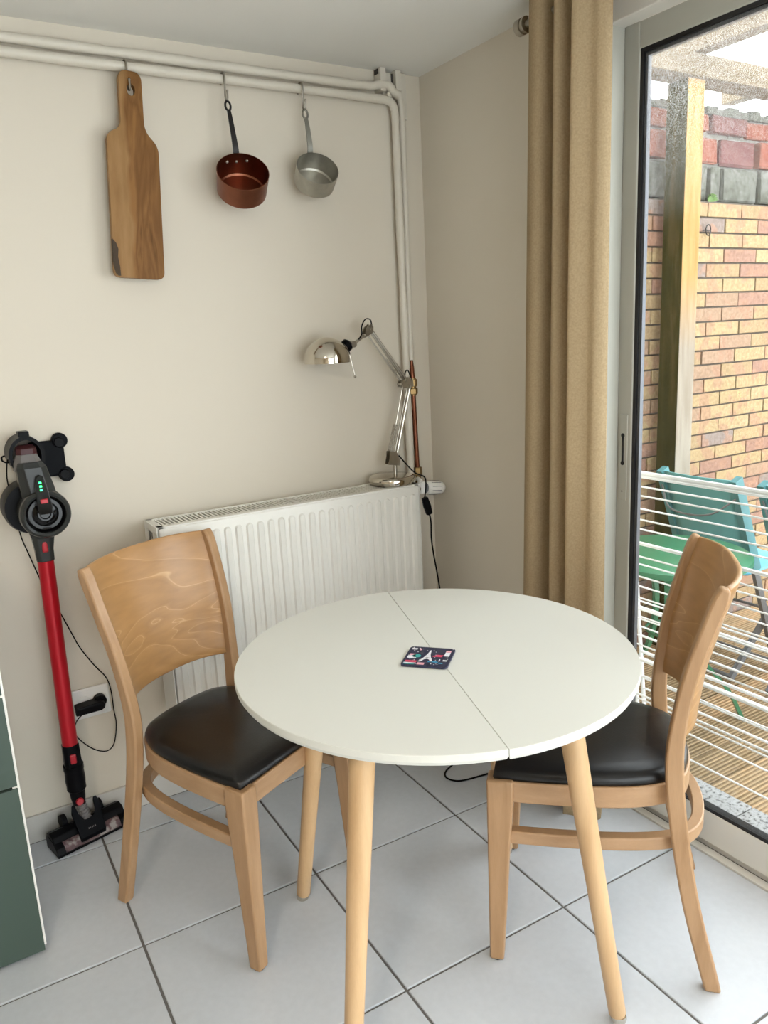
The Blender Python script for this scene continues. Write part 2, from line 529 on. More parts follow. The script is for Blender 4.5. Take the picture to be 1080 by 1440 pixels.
M['p_white'] = plain('print_white', (0.72, 0.72, 0.76), 0.4)
M['p_teal'] = plain('print_teal', (0.03, 0.32, 0.30), 0.4)
M['p_red'] = plain('print_red', (0.60, 0.06, 0.12), 0.4)
M['p_pink'] = plain('print_pink', (0.72, 0.36, 0.42), 0.4)
M['p_blue'] = plain('print_blue', (0.04, 0.30, 0.50), 0.4)
M['lamp_glass'] = plain('opal_glass', (0.85, 0.83, 0.78), 0.3)

# ------------------------------------------------------------------ mesh builder
def catmull(pts, n=8, closed=False):
    pts = [Vector(p) for p in pts]
    out = []
    m = len(pts)
    segs = m if closed else m - 1
    for i in range(segs):
        if closed:
            p0, p1, p2, p3 = pts[(i - 1) % m], pts[i], pts[(i + 1) % m], pts[(i + 2) % m]
        else:
            p1, p2 = pts[i], pts[i + 1]
            p0 = pts[i - 1] if i else p1 * 2 - p2
            p3 = pts[i + 2] if i + 2 < m else p2 * 2 - p1
        for k in range(n):
            t = k / n
            out.append(0.5 * ((2 * p1) + (p2 - p0) * t + (2 * p0 - 5 * p1 + 4 * p2 - p3) * t * t + (3 * p1 - p0 - 3 * p2 + p3) * t ** 3))
    if not closed:
        out.append(pts[-1])
    return out

class MB:
    def __init__(s):
        s.v = []
        s.f = []

    def add(s, verts, faces):
        o = len(s.v)
        s.v += [Vector(v) for v in verts]
        s.f += [tuple(i + o for i in f) for f in faces]
        return s

    def box(s, a, b):
        x0, y0, z0 = (min(a[i], b[i]) for i in range(3))
        x1, y1, z1 = (max(a[i], b[i]) for i in range(3))
        return s.add([(x0, y0, z0), (x1, y0, z0), (x1, y1, z0), (x0, y1, z0), (x0, y0, z1), (x1, y0, z1), (x1, y1, z1), (x0, y1, z1)],
                     [(3, 2, 1, 0), (4, 5, 6, 7), (0, 1, 5, 4), (1, 2, 6, 5), (2, 3, 7, 6), (3, 0, 4, 7)])

    def cbox(s, a, b, c=0.002):
        """box with chamfered edges"""
        x0, y0, z0 = (min(a[i], b[i]) for i in range(3))
        x1, y1, z1 = (max(a[i], b[i]) for i in range(3))
        bm = bmesh.new()
        bmesh.ops.create_cube(bm, size=1)
        for v in bm.verts:
            v.co = Vector(((x0 + x1) / 2 + v.co.x * (x1 - x0), (y0 + y1) / 2 + v.co.y * (y1 - y0), (z0 + z1) / 2 + v.co.z * (z1 - z0)))
        bmesh.ops.bevel(bm, geom=list(bm.edges), offset=c, segments=2, affect='EDGES', profile=0.5)
        bm.verts.index_update()
        s.add([v.co.copy() for v in bm.verts], [[v.index for v in f.verts] for f in bm.faces])
        bm.free()
        return s

    def tube(s, pts, r, seg=10, cap=True, closed=False):
        """round tube along points; r is a number or a list"""
        pts = [Vector(p) for p in pts]
        n = len(pts)
        rs = r if isinstance(r, (list, tuple)) else [r] * n
        return s.sweep(pts, [[(rs[i] * math.cos(2 * math.pi * k / seg), rs[i] * math.sin(2 * math.pi * k / seg)) for k in range(seg)] for i in range(n)], cap=cap, closed=closed)

    def sweep(s, pts, secs, up=None, cap=True, closed=False):
        """sweep sections (list of 2d loops, one per point) along pts; with up given the section's second axis leans to up"""
        pts = [Vector(p) for p in pts]
        n = len(pts)
        m = len(secs[0])
        tang = []
        for i in range(n):
            if closed:
                t = pts[(i + 1) % n] - pts[i - 1]
            else:
                t = pts[min(i + 1, n - 1)] - pts[max(i - 1, 0)]
            tang.append(t.normalized())
        verts = []
        if up is None:
            a = Vector((0, 0, 1)) if abs(tang[0].z) < 0.9 else Vector((1, 0, 0))
            nx = tang[0].cross(a).normalized()
        for i in range(n):
            t = tang[i]
            if up is None:
                nx = (nx - t * nx.dot(t)).normalized()
                ny = t.cross(nx)
            else:
                upv = Vector(up)
                nx = t.cross(upv).normalized()
                ny = nx.cross(t)
            for (p, q) in secs[i]:
                verts.append(pts[i] + nx * p + ny * q)
        faces = []
        for i in range(n if closed else n - 1):
            j = (i + 1) % n
            for k in range(m):
                l = (k + 1) % m
                faces.append((i * m + k, i * m + l, j * m + l, j * m + k))
        if cap and not closed:
            faces.append(tuple(range(m - 1, -1, -1)))
            faces.append(tuple((n - 1) * m + k for k in range(m)))
        return s.add(verts, faces)

    def lathe(s, prof, o=(0, 0, 0), axis=(0, 0, 1), seg=32, closed_profile=False):
        """profile [(radius, height)] about axis through o"""
        ax = Vector(axis).normalized()
        a = Vector((1, 0, 0)) if abs(ax.x) < 0.9 else Vector((0, 1, 0))
        e1 = ax.cross(a).normalized()
        e2 = ax.cross(e1)
        o = Vector(o)
        verts = []
        for (rr, h) in prof:
            for k in range(seg):
                t = 2 * math.pi * k / seg
                verts.append(o + ax * h + e1 * (rr * math.cos(t)) + e2 * (rr * math.sin(t)))
        faces = []
        n = len(prof)
        for i in range(n if closed_profile else n - 1):
            j = (i + 1) % n
            for k in range(seg):
                l = (k + 1) % seg
                faces.append((i * seg + k, i * seg + l, j * seg + l, j * seg + k))
        if not closed_profile:
            if prof[0][0] > 1e-6:
                faces.append(tuple(range(seg - 1, -1, -1)))
            if prof[-1][0] > 1e-6:
                faces.append(tuple((n - 1) * seg + k for k in range(seg)))
        return s.add(verts, faces)

    def cyl(s, a, b, r, r2=None, seg=20):
        a, b = Vector(a), Vector(b)
        return s.lathe([(r, 0), (r if r2 is None else r2, (b - a).length)], a, b - a, seg)

    def prism(s, poly, fn0, fn1):
        """two copies of a 2d polygon mapped by fn0 and fn1, joined"""
        n = len(poly)
        return s.add([fn0(p) for p in poly] + [fn1(p) for p in poly],
                     [tuple(range(n - 1, -1, -1)), tuple(range(n, 2 * n))] + [(i, (i + 1) % n, n + (i + 1) % n, n + i) for i in range(n)])

    def ring_prism(s, outer, inner, z0, z1):
        n = len(outer)
        v = [(x, y, z0) for x, y in outer] + [(x, y, z0) for x, y in inner] + [(x, y, z1) for x, y in outer] + [(x, y, z1) for x, y in inner]
        f = []
        for i in range(n):
            j = (i + 1) % n
            f += [(i, j, 2 * n + j, 2 * n + i), (n + j, n + i, 3 * n + i, 3 * n + j), (2 * n + i, 2 * n + j, 3 * n + j, 3 * n + i), (j, i, n + i, n + j)]
        return s.add(v, f)

    def sphere(s, c, r, seg=16, rings=10, sc=(1, 1, 1)):
        c = Vector(c)
        v, f = [], []
        for i in range(rings + 1):
            t = math.pi * i / rings
            for k in range(seg):
                p = 2 * math.pi * k / seg
                v.append((c.x + sc[0] * r * math.sin(t) * math.cos(p), c.y + sc[1] * r * math.sin(t) * math.sin(p), c.z + sc[2] * r * math.cos(t)))
        for i in range(rings):
            for k in range(seg):
                l = (k + 1) % seg
                f.append((i * seg + k, (i + 1) * seg + k, (i + 1) * seg + l, i * seg + l))
        return s.add(v, f)

    def build(s, name, mat, parent=None, off=(0, 0, 0), smooth=False, bevel=0, angle=35):
        me = bpy.data.meshes.new(name)
        o = Vector(off)
        me.from_pydata([tuple(v - o) for v in s.v], [], s.f)
        bm = bmesh.new()
        bm.from_mesh(me)
        bmesh.ops.remove_doubles(bm, verts=bm.verts, dist=1e-6)
        bmesh.ops.recalc_face_normals(bm, faces=bm.faces)
        bm.to_mesh(me)
        bm.free()
        me.materials.append(M[mat] if isinstance(mat, str) else mat)
        ob = bpy.data.objects.new(name, me)
        COL.objects.link(ob)
        if parent:
            ob.parent = parent
        if bevel:
            md = ob.modifiers.new('bevel', 'BEVEL')
            md.width = bevel
            md.segments = 2
            md.limit_method = 'ANGLE'
            md.angle_limit = R(40)
        if smooth:
            me.shade_smooth()
            me.set_sharp_from_angle(angle=R(angle))
        return ob

def thing(name, label, cat, loc=(0, 0, 0), rz=0.0, group=None):
    o = bpy.data.objects.new(name, None)
    COL.objects.link(o)
    o.empty_display_size = 0.05
    o.location = loc
    o.rotation_euler = (0, 0, rz)
    o['label'] = label
    o['category'] = cat
    if group:
        o['group'] = group
    return o

def tag(o, label, cat, group=None):
    o['label'] = label
    o['category'] = cat
    if group:
        o['group'] = group
    return o

def struct(o, label=None):
    o['kind'] = 'structure'
    if label:
        o['label'] = label
    return o

def rebase(ob, base):
    """move a mesh object's origin to base (mesh was built in world space)"""
    b = Vector(base)
    ob.data.transform(Matrix.Translation(-b))
    ob.location = b
    return ob

def share(ob, name, parent, loc, rot=None, mat=None):
    c = ob.copy()
    c.name = name
    c.parent = parent
    c.location = loc
    if rot is not None:
        c.rotation_euler = rot
    COL.objects.link(c)
    return c

# ================================================================== THE SETTING
H = 2.167           # ceiling
XL, YR = -4.4, -3.7  # left and rear wall
DY0, DY1 = -0.765, -3.35  # sliding door opening along the right wall
DTOP = 2.10

fl = struct(MB().box((XL - .2, YR - .2, -0.12), (0.20, 0.2, -0.004)).build('floor', 'grout'), 'grey tiled floor of the dining corner')

def clip_poly(poly, x0, x1, y0, y1):
    def cl(p, inside, inter):
        out = []
        for i in range(len(p)):
            a, b = p[i - 1], p[i]
            if inside(b):
                if not inside(a):
                    out.append(inter(a, b))
                out.append(b)
            elif inside(a):
                out.append(inter(a, b))
        return out
    def ix(v):
        return lambda a, b: (v, a[1] + (b[1] - a[1]) * (v - a[0]) / (b[0] - a[0]))
    def iy(v):
        return lambda a, b: (a[0] + (b[0] - a[0]) * (v - a[1]) / (b[1] - a[1]), v)
    for ins, it in ((lambda p: p[0] >= x0, ix(x0)), (lambda p: p[0] <= x1, ix(x1)), (lambda p: p[1] >= y0, iy(y0)), (lambda p: p[1] <= y1, iy(y1))):
        if len(poly) < 3:
            return []
        poly = cl(poly, ins, it)
    return poly

def shrink(poly, d):
    cx = sum(p[0] for p in poly) / len(poly)
    cy = sum(p[1] for p in poly) / len(poly)
    out = []
    for p in poly:
        l = math.hypot(p[0] - cx, p[1] - cy)
        out.append((p[0] + (cx - p[0]) / l * d, p[1] + (cy - p[1]) / l * d))
    return out

TS, TH, TOX, TOY = 0.45, -0.02, -1.273, -0.136
cc, ss = math.cos(TH) * TS, math.sin(TH) * TS
def tile_pt(i, j):
    return (TOX + i * cc + j * ss, TOY + i * ss - j * cc)
g = 0.0032 / TS
for i in range(-8, 5):
    for j in range(-2, 11):
        q = [tile_pt(i + g, j + 1 - g), tile_pt(i + 1 - g, j + 1 - g), tile_pt(i + 1 - g, j + g), tile_pt(i + g, j + g)]
        x1 = 0.0 if q[2][1] > -0.3 else 0.048
        q = clip_poly(q, XL + .002, x1, YR + .002, -0.010)
        if len(q) < 3:
            continue
        area = abs(sum(q[k - 1][0] * q[k][1] - q[k][0] * q[k - 1][1] for k in range(len(q)))) / 2
        if area < 0.0008:
            continue
        mb = MB()
        n = len(q)
        q2 = shrink(q, 0.0016)
        mb.add([(x, y, -0.006) for x, y in q] + [(x, y, -0.0010) for x, y in q] + [(x, y, 0.0) for x, y in q2],
               [tuple(range(2 * n, 3 * n))] + [(k, (k + 1) % n, n + (k + 1) % n, n + k) for k in range(n)] + [(n + k, n + (k + 1) % n, 2 * n + (k + 1) % n, 2 * n + k) for k in range(n)])
        c = (sum(p[0] for p in q) / n, sum(p[1] for p in q) / n, 0)
        t = mb.build('tile', 'tile', fl)
        t.data.transform(Matrix.Translation((-c[0], -c[1], 0)))
        t.location = c

struct(MB().box((XL - .2, 0, -0.12), (0.25, 0.2, 2.35)).build('wall_back', 'wall'), 'white painted wall with pipes and radiator')
struct(MB().box((XL - .2, YR, -0.12), (XL, 0, 2.35)).build('wall_left', 'wall'))
mb = MB()   # rear wall with an opening for the added window
WX0, WX1, WZ0, WZ1 = -1.9, -0.12, 0.10, 2.02
mb.box((XL - .2, YR - .2, -0.12), (WX0, YR, 2.35)).box((WX1, YR - .2, -0.12), (0.25, YR, 2.35))
mb.box((WX0, YR - .2, -0.12), (WX1, YR, WZ0)).box((WX0, YR - .2, WZ1), (WX1, YR, 2.35))
struct(mb.build('wall_rear', 'wall'))
mb = MB()
# the opening widens behind the frame, so nothing of the wall shows through the glass
mb.box((0, DY0, -0.12), (0.112, 0, 2.35)).box((0.112, -0.60, -0.12), (0.25, 0, 2.35)).box((0, YR, -0.12), (0.25, DY1, 2.35))
mb.box((0, DY1, DTOP + .02), (0.112, DY0, 2.35)).box((0.112, DY1, DTOP + .02), (0.25, -0.60, 2.35))
struct(mb.build('wall_right', 'wall'), 'narrow grey-white wall between the corner and the sliding door')
struct(MB().box((XL - .2, YR - .2, H), (0.25, 0.2, 2.35)).build('ceiling', 'ceiling'), 'plain white ceiling')

# rear window, added out of view to let in extra daylight
w = bpy.data.objects.new('added_window', None)
COL.objects.link(w)
struct(w)
mb = MB()
yy = YR - .12
for (a, b) in (((WX0, WZ0), (WX1, WZ0 + .06)), ((WX0, WZ1 - .06), (WX1, WZ1)), ((WX0, WZ0), (WX0 + .06, WZ1)), ((WX1 - .06, WZ0), (WX1, WZ1)), ((-1.05, WZ0), (-0.97, WZ1))):
    mb.box((a[0], yy, a[1]), (b[0], yy + .06, b[1]))
mb.build('added_window_frame', 'door_white', w)
MB().box((WX0 + .05, yy + .025, WZ0 + .05), (-1.04, yy + .035, WZ1 - .05)).build('pane', 'glass', w)
MB().box((-0.98, yy + .025, WZ0 + .05), (WX1 - .05, yy + .035, WZ1 - .05)).build('pane', 'glass', w)

# skirting
def skirting(name, label, pieces):
    root = bpy.data.objects.new(name, None)
    COL.objects.link(root)
    struct(root, label)
    for a, b in pieces:
        MB().cbox(a, b, 0.0015).build('skirting_tile', 'skirt', root)
    return root
pcs = []
x = -1.30
xs = [x + 0.45 * k for k in range(-7, 4)]
for k in range(len(xs) - 1):
    a, b = max(xs[k], XL), min(xs[k + 1], -0.010)
    pcs.append(((a + .001, -0.010, 0.0005), (b - .001, -0.0002, 0.082)))
skirting('baseboard_back', 'grey tile skirting along the back wall', pcs)
skirting('baseboard_right', 'grey tile skirting below the curtain', [((-0.010, -0.44, 0.0005), (-0.0002, -0.011, 0.082)), ((-0.010, DY0 + .012, 0.0005), (-0.0002, -0.442, 0.082))])

# ------------------------------------------------------------------ sliding door
dr = bpy.data.objects.new('door_1', None)
COL.objects.link(dr)
struct(dr, 'grey aluminium sliding glass door to the terrace')
# outer frame: jambs, head, sill track
mb = MB()
mb.cbox((0.030, DY0 - .013, 0.0), (0.075, DY0, DTOP + .02), .003)
mb.cbox((0.075, DY0 - .004, 0.0), (0.112, DY0, DTOP + .02), .001)
mb.cbox((0.030, DY1, 0.0), (0.20, DY1 + .03, DTOP + .02), .003)
mb.build('jamb', 'door_alu', dr)
mb = MB()
mb.cbox((0.020, DY1, 2.072), (0.075, DY0, DTOP + .02), .003)
mb.cbox((0.075, DY1, 2.085), (0.20, DY0, DTOP + .02), .003)
mb.build('head', 'door_white', dr)
mb = MB()
mb.cbox((0.050, DY1, -0.02), (0.074, DY0, 0.004), .001)
mb.cbox((0.086, DY1, -0.02), (0.092, DY0, 0.016), .001)
mb.cbox((0.150, DY1, -0.02), (0.156, -0.62, 0.014), .001)
mb.cbox((0.112, DY1, -0.02), (0.140, -0.62, 0.002), .001)
mb.build('sill', 'door_white', dr)
MB().box((0.050, DY1, -0.03), (0.204, -0.62, -0.006)).build('track', 'track', dr)

def sash(x0, x1, y0, y1, near):
    """one sliding leaf between y0 (far) and y1 (near)"""
    st = 0.050
    mb = MB()
    mb.cbox((x0, y0 - st, 0.012), (x1, y0, 2.075), .004)
    mb.cbox((x0, y1, 0.012), (x1, y1 + st, 2.075), .004)
    s1 = mb.build('stile', 'door_alu', dr)
    MB().cbox((x0 + .001, y1 + st, 2.014), (x1 - .001, y0 - st, 2.074), .003).build('top_rail', 'door_alu', dr)
    MB().cbox((x0 + .001, y1 + st, 0.014), (x1 - .001, y0 - st, 0.104), .003).build('bottom_rail', 'door_white', dr)
    ya, yb, za, zb = y0 - st, y1 + st, 0.104, 2.014
    mb = MB()
    gw = 0.010
    mb.box((x0 + .004, ya - gw, za), (x1 - .004, ya, zb)).box((x0 + .004, yb, za), (x1 - .004, yb + gw, zb))
    mb.box((x0 + .004, yb + gw, zb - gw), (x1 - .004, ya - gw, zb)).box((x0 + .004, yb + gw, za), (x1 - .004, ya - gw, za + gw))
    mb.build('gasket', 'gasket', dr)
    mb = MB()
    sw = 0.009
    ya2, yb2, za2, zb2 = ya - gw, yb + gw, za + gw, zb - gw
    xm = (x0 + x1) / 2
    mb.box((xm - .006, ya2 - sw, za2), (xm + .006, ya2, zb2)).box((xm - .006, yb2, za2), (xm + .006, yb2 + sw, zb2))
    mb.box((xm - .006, yb2 + sw, zb2 - sw), (xm + .006, ya2 - sw, zb2))
    mb.build('spacer', 'spacer', dr)
    MB().box((xm - .008, yb2, za2), (xm - .002, ya2, zb2)).build('pane', 'glass_dirty', dr)
    return s1
sash(0.076, 0.108, -0.772, -2.08, False)
sash(0.128, 0.160, -2.03, -3.32, True)
# recessed pull handle in the near-corner stile
hy = -0.797
hp = MB().cbox((0.0735, hy - .014, 0.90), (0.0768, hy + .014, 1.135), .0015).build('handle_plate', 'door_alu', dr)
pts = [(0.0728, hy + .0, 1.075 + .0), (0.0728, hy, 1.002)]
hh = MB().cbox((0.0722, hy - .0035, 1.003), (0.0742, hy + .0035, 1.077), .0008)
hh.cyl((0.0722, hy, 1.078), (0.0742, hy, 1.078), .006, seg=16)
hh.cyl((0.0722, hy, 1.003), (0.0742, hy, 1.003), .006, seg=16)
hh.build('pull_slot', 'gasket', dr)
MB().cyl((0.0725, hy, 0.925), (0.0740, hy, 0.925), .0022, seg=10).build('screw', 'track', dr)

# ------------------------------------------------------------------ terrace
thr = bpy.data.objects.new('trim_1', None)
COL.objects.link(thr)
struct(thr, 'speckled granite threshold slabs outside the sliding door')
MB().box((0.20, DY1 - .3, -0.12), (0.325, -0.02, -0.012)).build('bed', 'mortar', thr)
yj = -1.073
for k in range(-4, 3):
    y0 = yj + 0.5 * k
    y1 = min(y0 + 0.5, -0.03)
    if y0 > -0.1 or y1 < DY1 - .3:
        continue
    MB().cbox((0.205, y0 + .002, -0.03), (0.332, y1 - .002, 0.0), .002).build('slab', 'stone', thr)

deck = struct(MB().box((0.332, -4.2, -0.12), (4.6, 0.0, -0.082)).build('floor_terrace', 'dark_gap'), 'weathered wooden plank deck of the terrace')
pw = 0.124
k = 0
y = -0.012
rnd = random.Random(3)
while y > -3.6:
    x = 0.336 - rnd.random() * 0.5
    while x < 4.5:
        x2 = x + 1.0
        a, b = max(x, 0.336), min(x2, 4.55)
        if b - a > 0.03:
            ob = MB().cbox((-(b - a) / 2 + .0015, -pw / 2 + .003, -0.028), ((b - a) / 2 - .0015, pw / 2 - .003, 0), .0025).build('plank', 'plank', deck)
            ob.location = ((a + b) / 2, y - pw / 2, -0.05 + rnd.uniform(-.0015, .0015))
        x = x2
    y -= pw
    k += 1

# garden wall of yellow facing brick, in line with the back wall
gw = struct(MB().box((0.25, 0.012, -0.12), (4.6, 0.20, 1.853)).build('wall_garden', 'mortar'), 'yellow and pink brick garden wall beside the terrace')
BW, BH, JT = 0.231, 0.0618, 0.0072
proto = MB().cbox((-(BW - JT) / 2, -0.03, -(BH - JT) / 2), ((BW - JT) / 2, 0.03, (BH - JT) / 2), .0018)
halfb = {}
near, rest = [], []
ncourse = 31
ztop = 1.850
for c in range(ncourse):
    z = ztop - BH * (c + 0.5)
    sh = (0.0 if c % 2 else BW / 2) + rnd.uniform(-.012, .012)
    for i in range(-2, 20):
        x = 0.32 + sh + i * BW
        if x - BW / 2 < 0.25 or x + BW / 2 > 4.6:
            continue
        (near if 0.85 < x < 2.62 else rest).append((x, z))
bm_me = None
for (x, z) in near:
    if bm_me is None:
        ob = proto.build('brick', 'brick', gw)
        bm_me = ob
    else:
        ob = bm_me.copy()
        COL.objects.link(ob)
        ob.parent = gw
    ob.location = (x, 0.033 + rnd.uniform(-.0025, .0025), z)
    ob.rotation_euler = (0, rnd.uniform(-.004, .004), rnd.uniform(-.006, .006))
mb = MB()
for (x, z) in rest:
    mb.box((x - (BW - JT) / 2, 0.003, z - (BH - JT) / 2), (x + (BW - JT) / 2, 0.063, z + (BH - JT) / 2))
st = mb.build('brickwork', 'brick', gw)
st['kind'] = 'stuff'

# older wall standing on top
ow = struct(MB().box((0.25, 0.06, 1.853), (4.6, 0.34, 2.225)).build('wall_boundary', 'old_mortar'), 'old wall of red and purple bricks and grey blocks above the garden wall')
def rough_block(x0, x1, z0, z1, mat, dy=0.0, nm='brick'):
    mb = MB()
    mb.cbox((x0, 0.035 + dy, z0), (x1, 0.12, z1), .008)
    for i, v in enumerate(mb.v):
        v += Vector((rnd.uniform(-.004, .004), rnd.uniform(-.006, .002), rnd.uniform(-.004, .004)))
    o = mb.build(nm, mat, ow, smooth=False)
    return o
# rows read off the photograph, then carried on to both sides
def row(z0, z1, xs, mats, nm):
    for k in range(len(xs) - 1):
        rough_block(xs[k] + .010, xs[k + 1] - .010, z0 + .006, z1 - .006, mats[k % len(mats)], rnd.uniform(-.012, .012), nm)
row(1.856, 2.005, [0.3, 0.62, 0.90, 1.30, 1.375, 1.50, 1.585, 1.85, 2.2, 2.5, 2.9, 3.3, 3.7, 4.1, 4.5], ['old_grey'], 'block')
row(2.005, 2.120, [0.3, 0.56, 0.84, 1.10, 1.33, 1.575, 1.83, 2.09, 2.35, 2.62, 2.9, 3.2, 3.5, 3.8, 4.1, 4.5], ['old_red', 'old_red', 'old_purple', 'old_red', 'old_red', 'old_purple', 'old_red'], 'brick')
row(2.125, 2.205, [0.3, 0.52, 0.76, 1.0, 1.25, 1.50, 1.745, 1.99, 2.23, 2.47, 2.7, 2.95, 3.2, 3.45, 3.7, 3.95, 4.2, 4.5], ['old_purple', 'old_red', 'old_purple', 'old_red', 'old_red', 'old_purple', 'old_red'], 'brick')
mb = MB()
nseg = 60
for i in range(nseg):
    xa, xb = 0.25 + 4.35 * i / nseg, 0.25 + 4.35 * (i + 1) / nseg
    mb.box((xa, 0.045 + rnd.uniform(-.01, .01), 2.203), (xb, 0.33, 2.222 + rnd.uniform(0, .02)))
mb.build('coping', 'old_grey', ow)
# little fern growing from the joint
fern = thing('small_fern', 'tiny bright green fern growing between brick and concrete', 'plant', (1.50, 0.03, 1.853))
for k in range(9):
    a = R(-70 + 140 * k / 8)
    L_ = 0.035 + 0.012 * rnd.random()
    pts = [Vector((0, 0, 0)), Vector((math.sin(a) * L_ * .5, -.01, math.cos(a) * L_ * .6)), Vector((math.sin(a) * L_, -.022, math.cos(a) * L_ * .7))]
    MB().sweep(catmull(pts, 4), [[(-w_, -.0006), (w_, -.0006), (w_, .0006), (-w_, .0006)] for w_ in (.002, .003, .004, .005, .006, .006, .005, .003, .001)], up=(0, -1, .3)).build('leaf', 'leaf', fern)
# iron ring on the brick wall
rg = thing('iron_ring', 'small dark wire ring fixed on the yellow brick wall', 'ring', (1.452, -0.012, 1.735))
MB().tube([(.016 * math.cos(2 * math.pi * k / 24), 0, .022 * math.sin(2 * math.pi * k / 24)) for k in range(24)], .0022, 6, closed=True).build('ring', 'iron', rg, smooth=True)
MB().tube([(-.014, 0.02, .0), (-.014, 0.0, .0), (0.0, 0, -.004), (.014, 0, 0.0)], .002, 6).build('bracket', 'iron', rg)

# ------------------------------------------------------------------ pergola
pg = thing('pergola', 'wooden pergola with a mossy square post in front of the brick wall', 'pergola', (1.19, -0.08, -0.05))
off = (1.19, -0.08, -0.05)
MB().cbox((1.140, -0.130, -0.05), (1.240, -0.032, 2.26), .004).build('post', 'post', pg, off)
MB().cbox((0.25, -0.15, 2.26), (4.4, -0.035, 2.34), .004).build('beam', 'beam', pg, off)
for xb in (0.42, 1.19, 1.96, 2.73, 3.5):
    MB().cbox((xb - .035, -3.6, 2.342), (xb + .035, 0.30, 2.44), .004).build('rafter', 'beam', pg, off)
MB().cbox((0.252, -3.6, 2.24), (0.29, -0.16, 2.341), .004).build('ledger', 'beam', pg, off)

# ------------------------------------------------------------------ drying rack folded and leaning outside the glass
rk = thing('drying_rack', 'white folded clothes drying rack leaning outside the glass door', 'drying rack', (0.28, -1.5, -0.05))
roff = (0.28, -1.5, -0.05)
CAM = Vector((-1.56455, -2.25256, 1.38011))
def rack_x(z, layer):
    return 0.312 - 0.115 * (z + 0.05) + layer
# bar heights along the folded leaves
bars = [(0.953, .007, 0.0), (0.938, .007, 0.03), (0.905, .0028, 0.03), (0.885, .0028, 0.0), (0.836, .0028, 0.03), (0.812, .0028, 0.0), (0.772, .0028, 0.03), (0.738, .0028, 0.0), (0.726, .006, 0.03),
        (0.695, .0028, 0.0), (0.658, .0028, 0.03), (0.630, .0028, 0.0), (0.585, .0028, 0.03), (0.560, .0028, 0.0), (0.535, .003, 0.03), (0.522, .003, 0.0), (0.512, .007, 0.03), (0.490, .0028, 0.0), (0.482, .0028, .03),
        (0.448, .0028, 0.03), (0.432, .0028, 0.0), (0.418, .0028, 0.03), (0.400, .0028, 0.0), (0.362, .0055, 0.03), (0.349, .0055, 0.0), (0.336, .0055, 0.03),
        (0.288, .0028, 0.0), (0.276, .0028, 0.03), (0.232, .0035, 0.03), (0.222, .0035, 0.0), (0.206, .0028, 0.0), (0.140, .0028, 0.03), (0.072, .0028, 0.0), (-0.02, .006, 0.03)]
YA, YB = -0.690, -2.25
for (z, rr, ly) in bars:
    xx = rack_x(z, ly)
    MB().tube([(xx, YA, z), (xx, YB, z)], rr, 8).build('bar', 'rack_white', rk, roff, smooth=True)
for ly in (0.0, 0.03):
    for yy in (YA, YB):
        MB().tube([(rack_x(-.043, ly), yy, -.043), (rack_x(.955, ly), yy, .955)], .006, 10).build('frame_tube', 'rack_white', rk, roff, smooth=True)

# ------------------------------------------------------------------ garden table
gt = thing('garden_table', 'small round green metal bistro table on the terrace', 'table', (0.615, -0.55, -0.048))
def gtb(mb, nm):
    return mb.build(nm, 'garden_green', gt, smooth=True)
gtb(MB().lathe([(0, .640), (.246, .640), (.252, .636), (.252, .618), (.247, .615), (.244, .632), (0, .632)], seg=48), 'table_top')
for a in (33 + 0, 33 + 120, 33 + 240):
    c, s_ = math.cos(R(a - 65)), math.sin(R(a - 65))
    pts = catmull([(c * .10, s_ * .10, .63), (c * .07, s_ * .07, .45), (c * .10, s_ * .10, .27), (c * .21, s_ * .21, .12), (c * .27, s_ * .27, .0)], 6)
    mbb = MB().sweep(pts, [[(-.011, -.006), (.011, -.006), (.011, .006), (-.011, .006)]] * len(pts), up=(c, s_, .2))
    gtb(mbb, 'leg')
gtb(MB().tube([(.085 * math.cos(2 * math.pi * k / 24), .085 * math.sin(2 * math.pi * k / 24), .36) for k in range(24)], .005, 6, closed=True), 'ring')

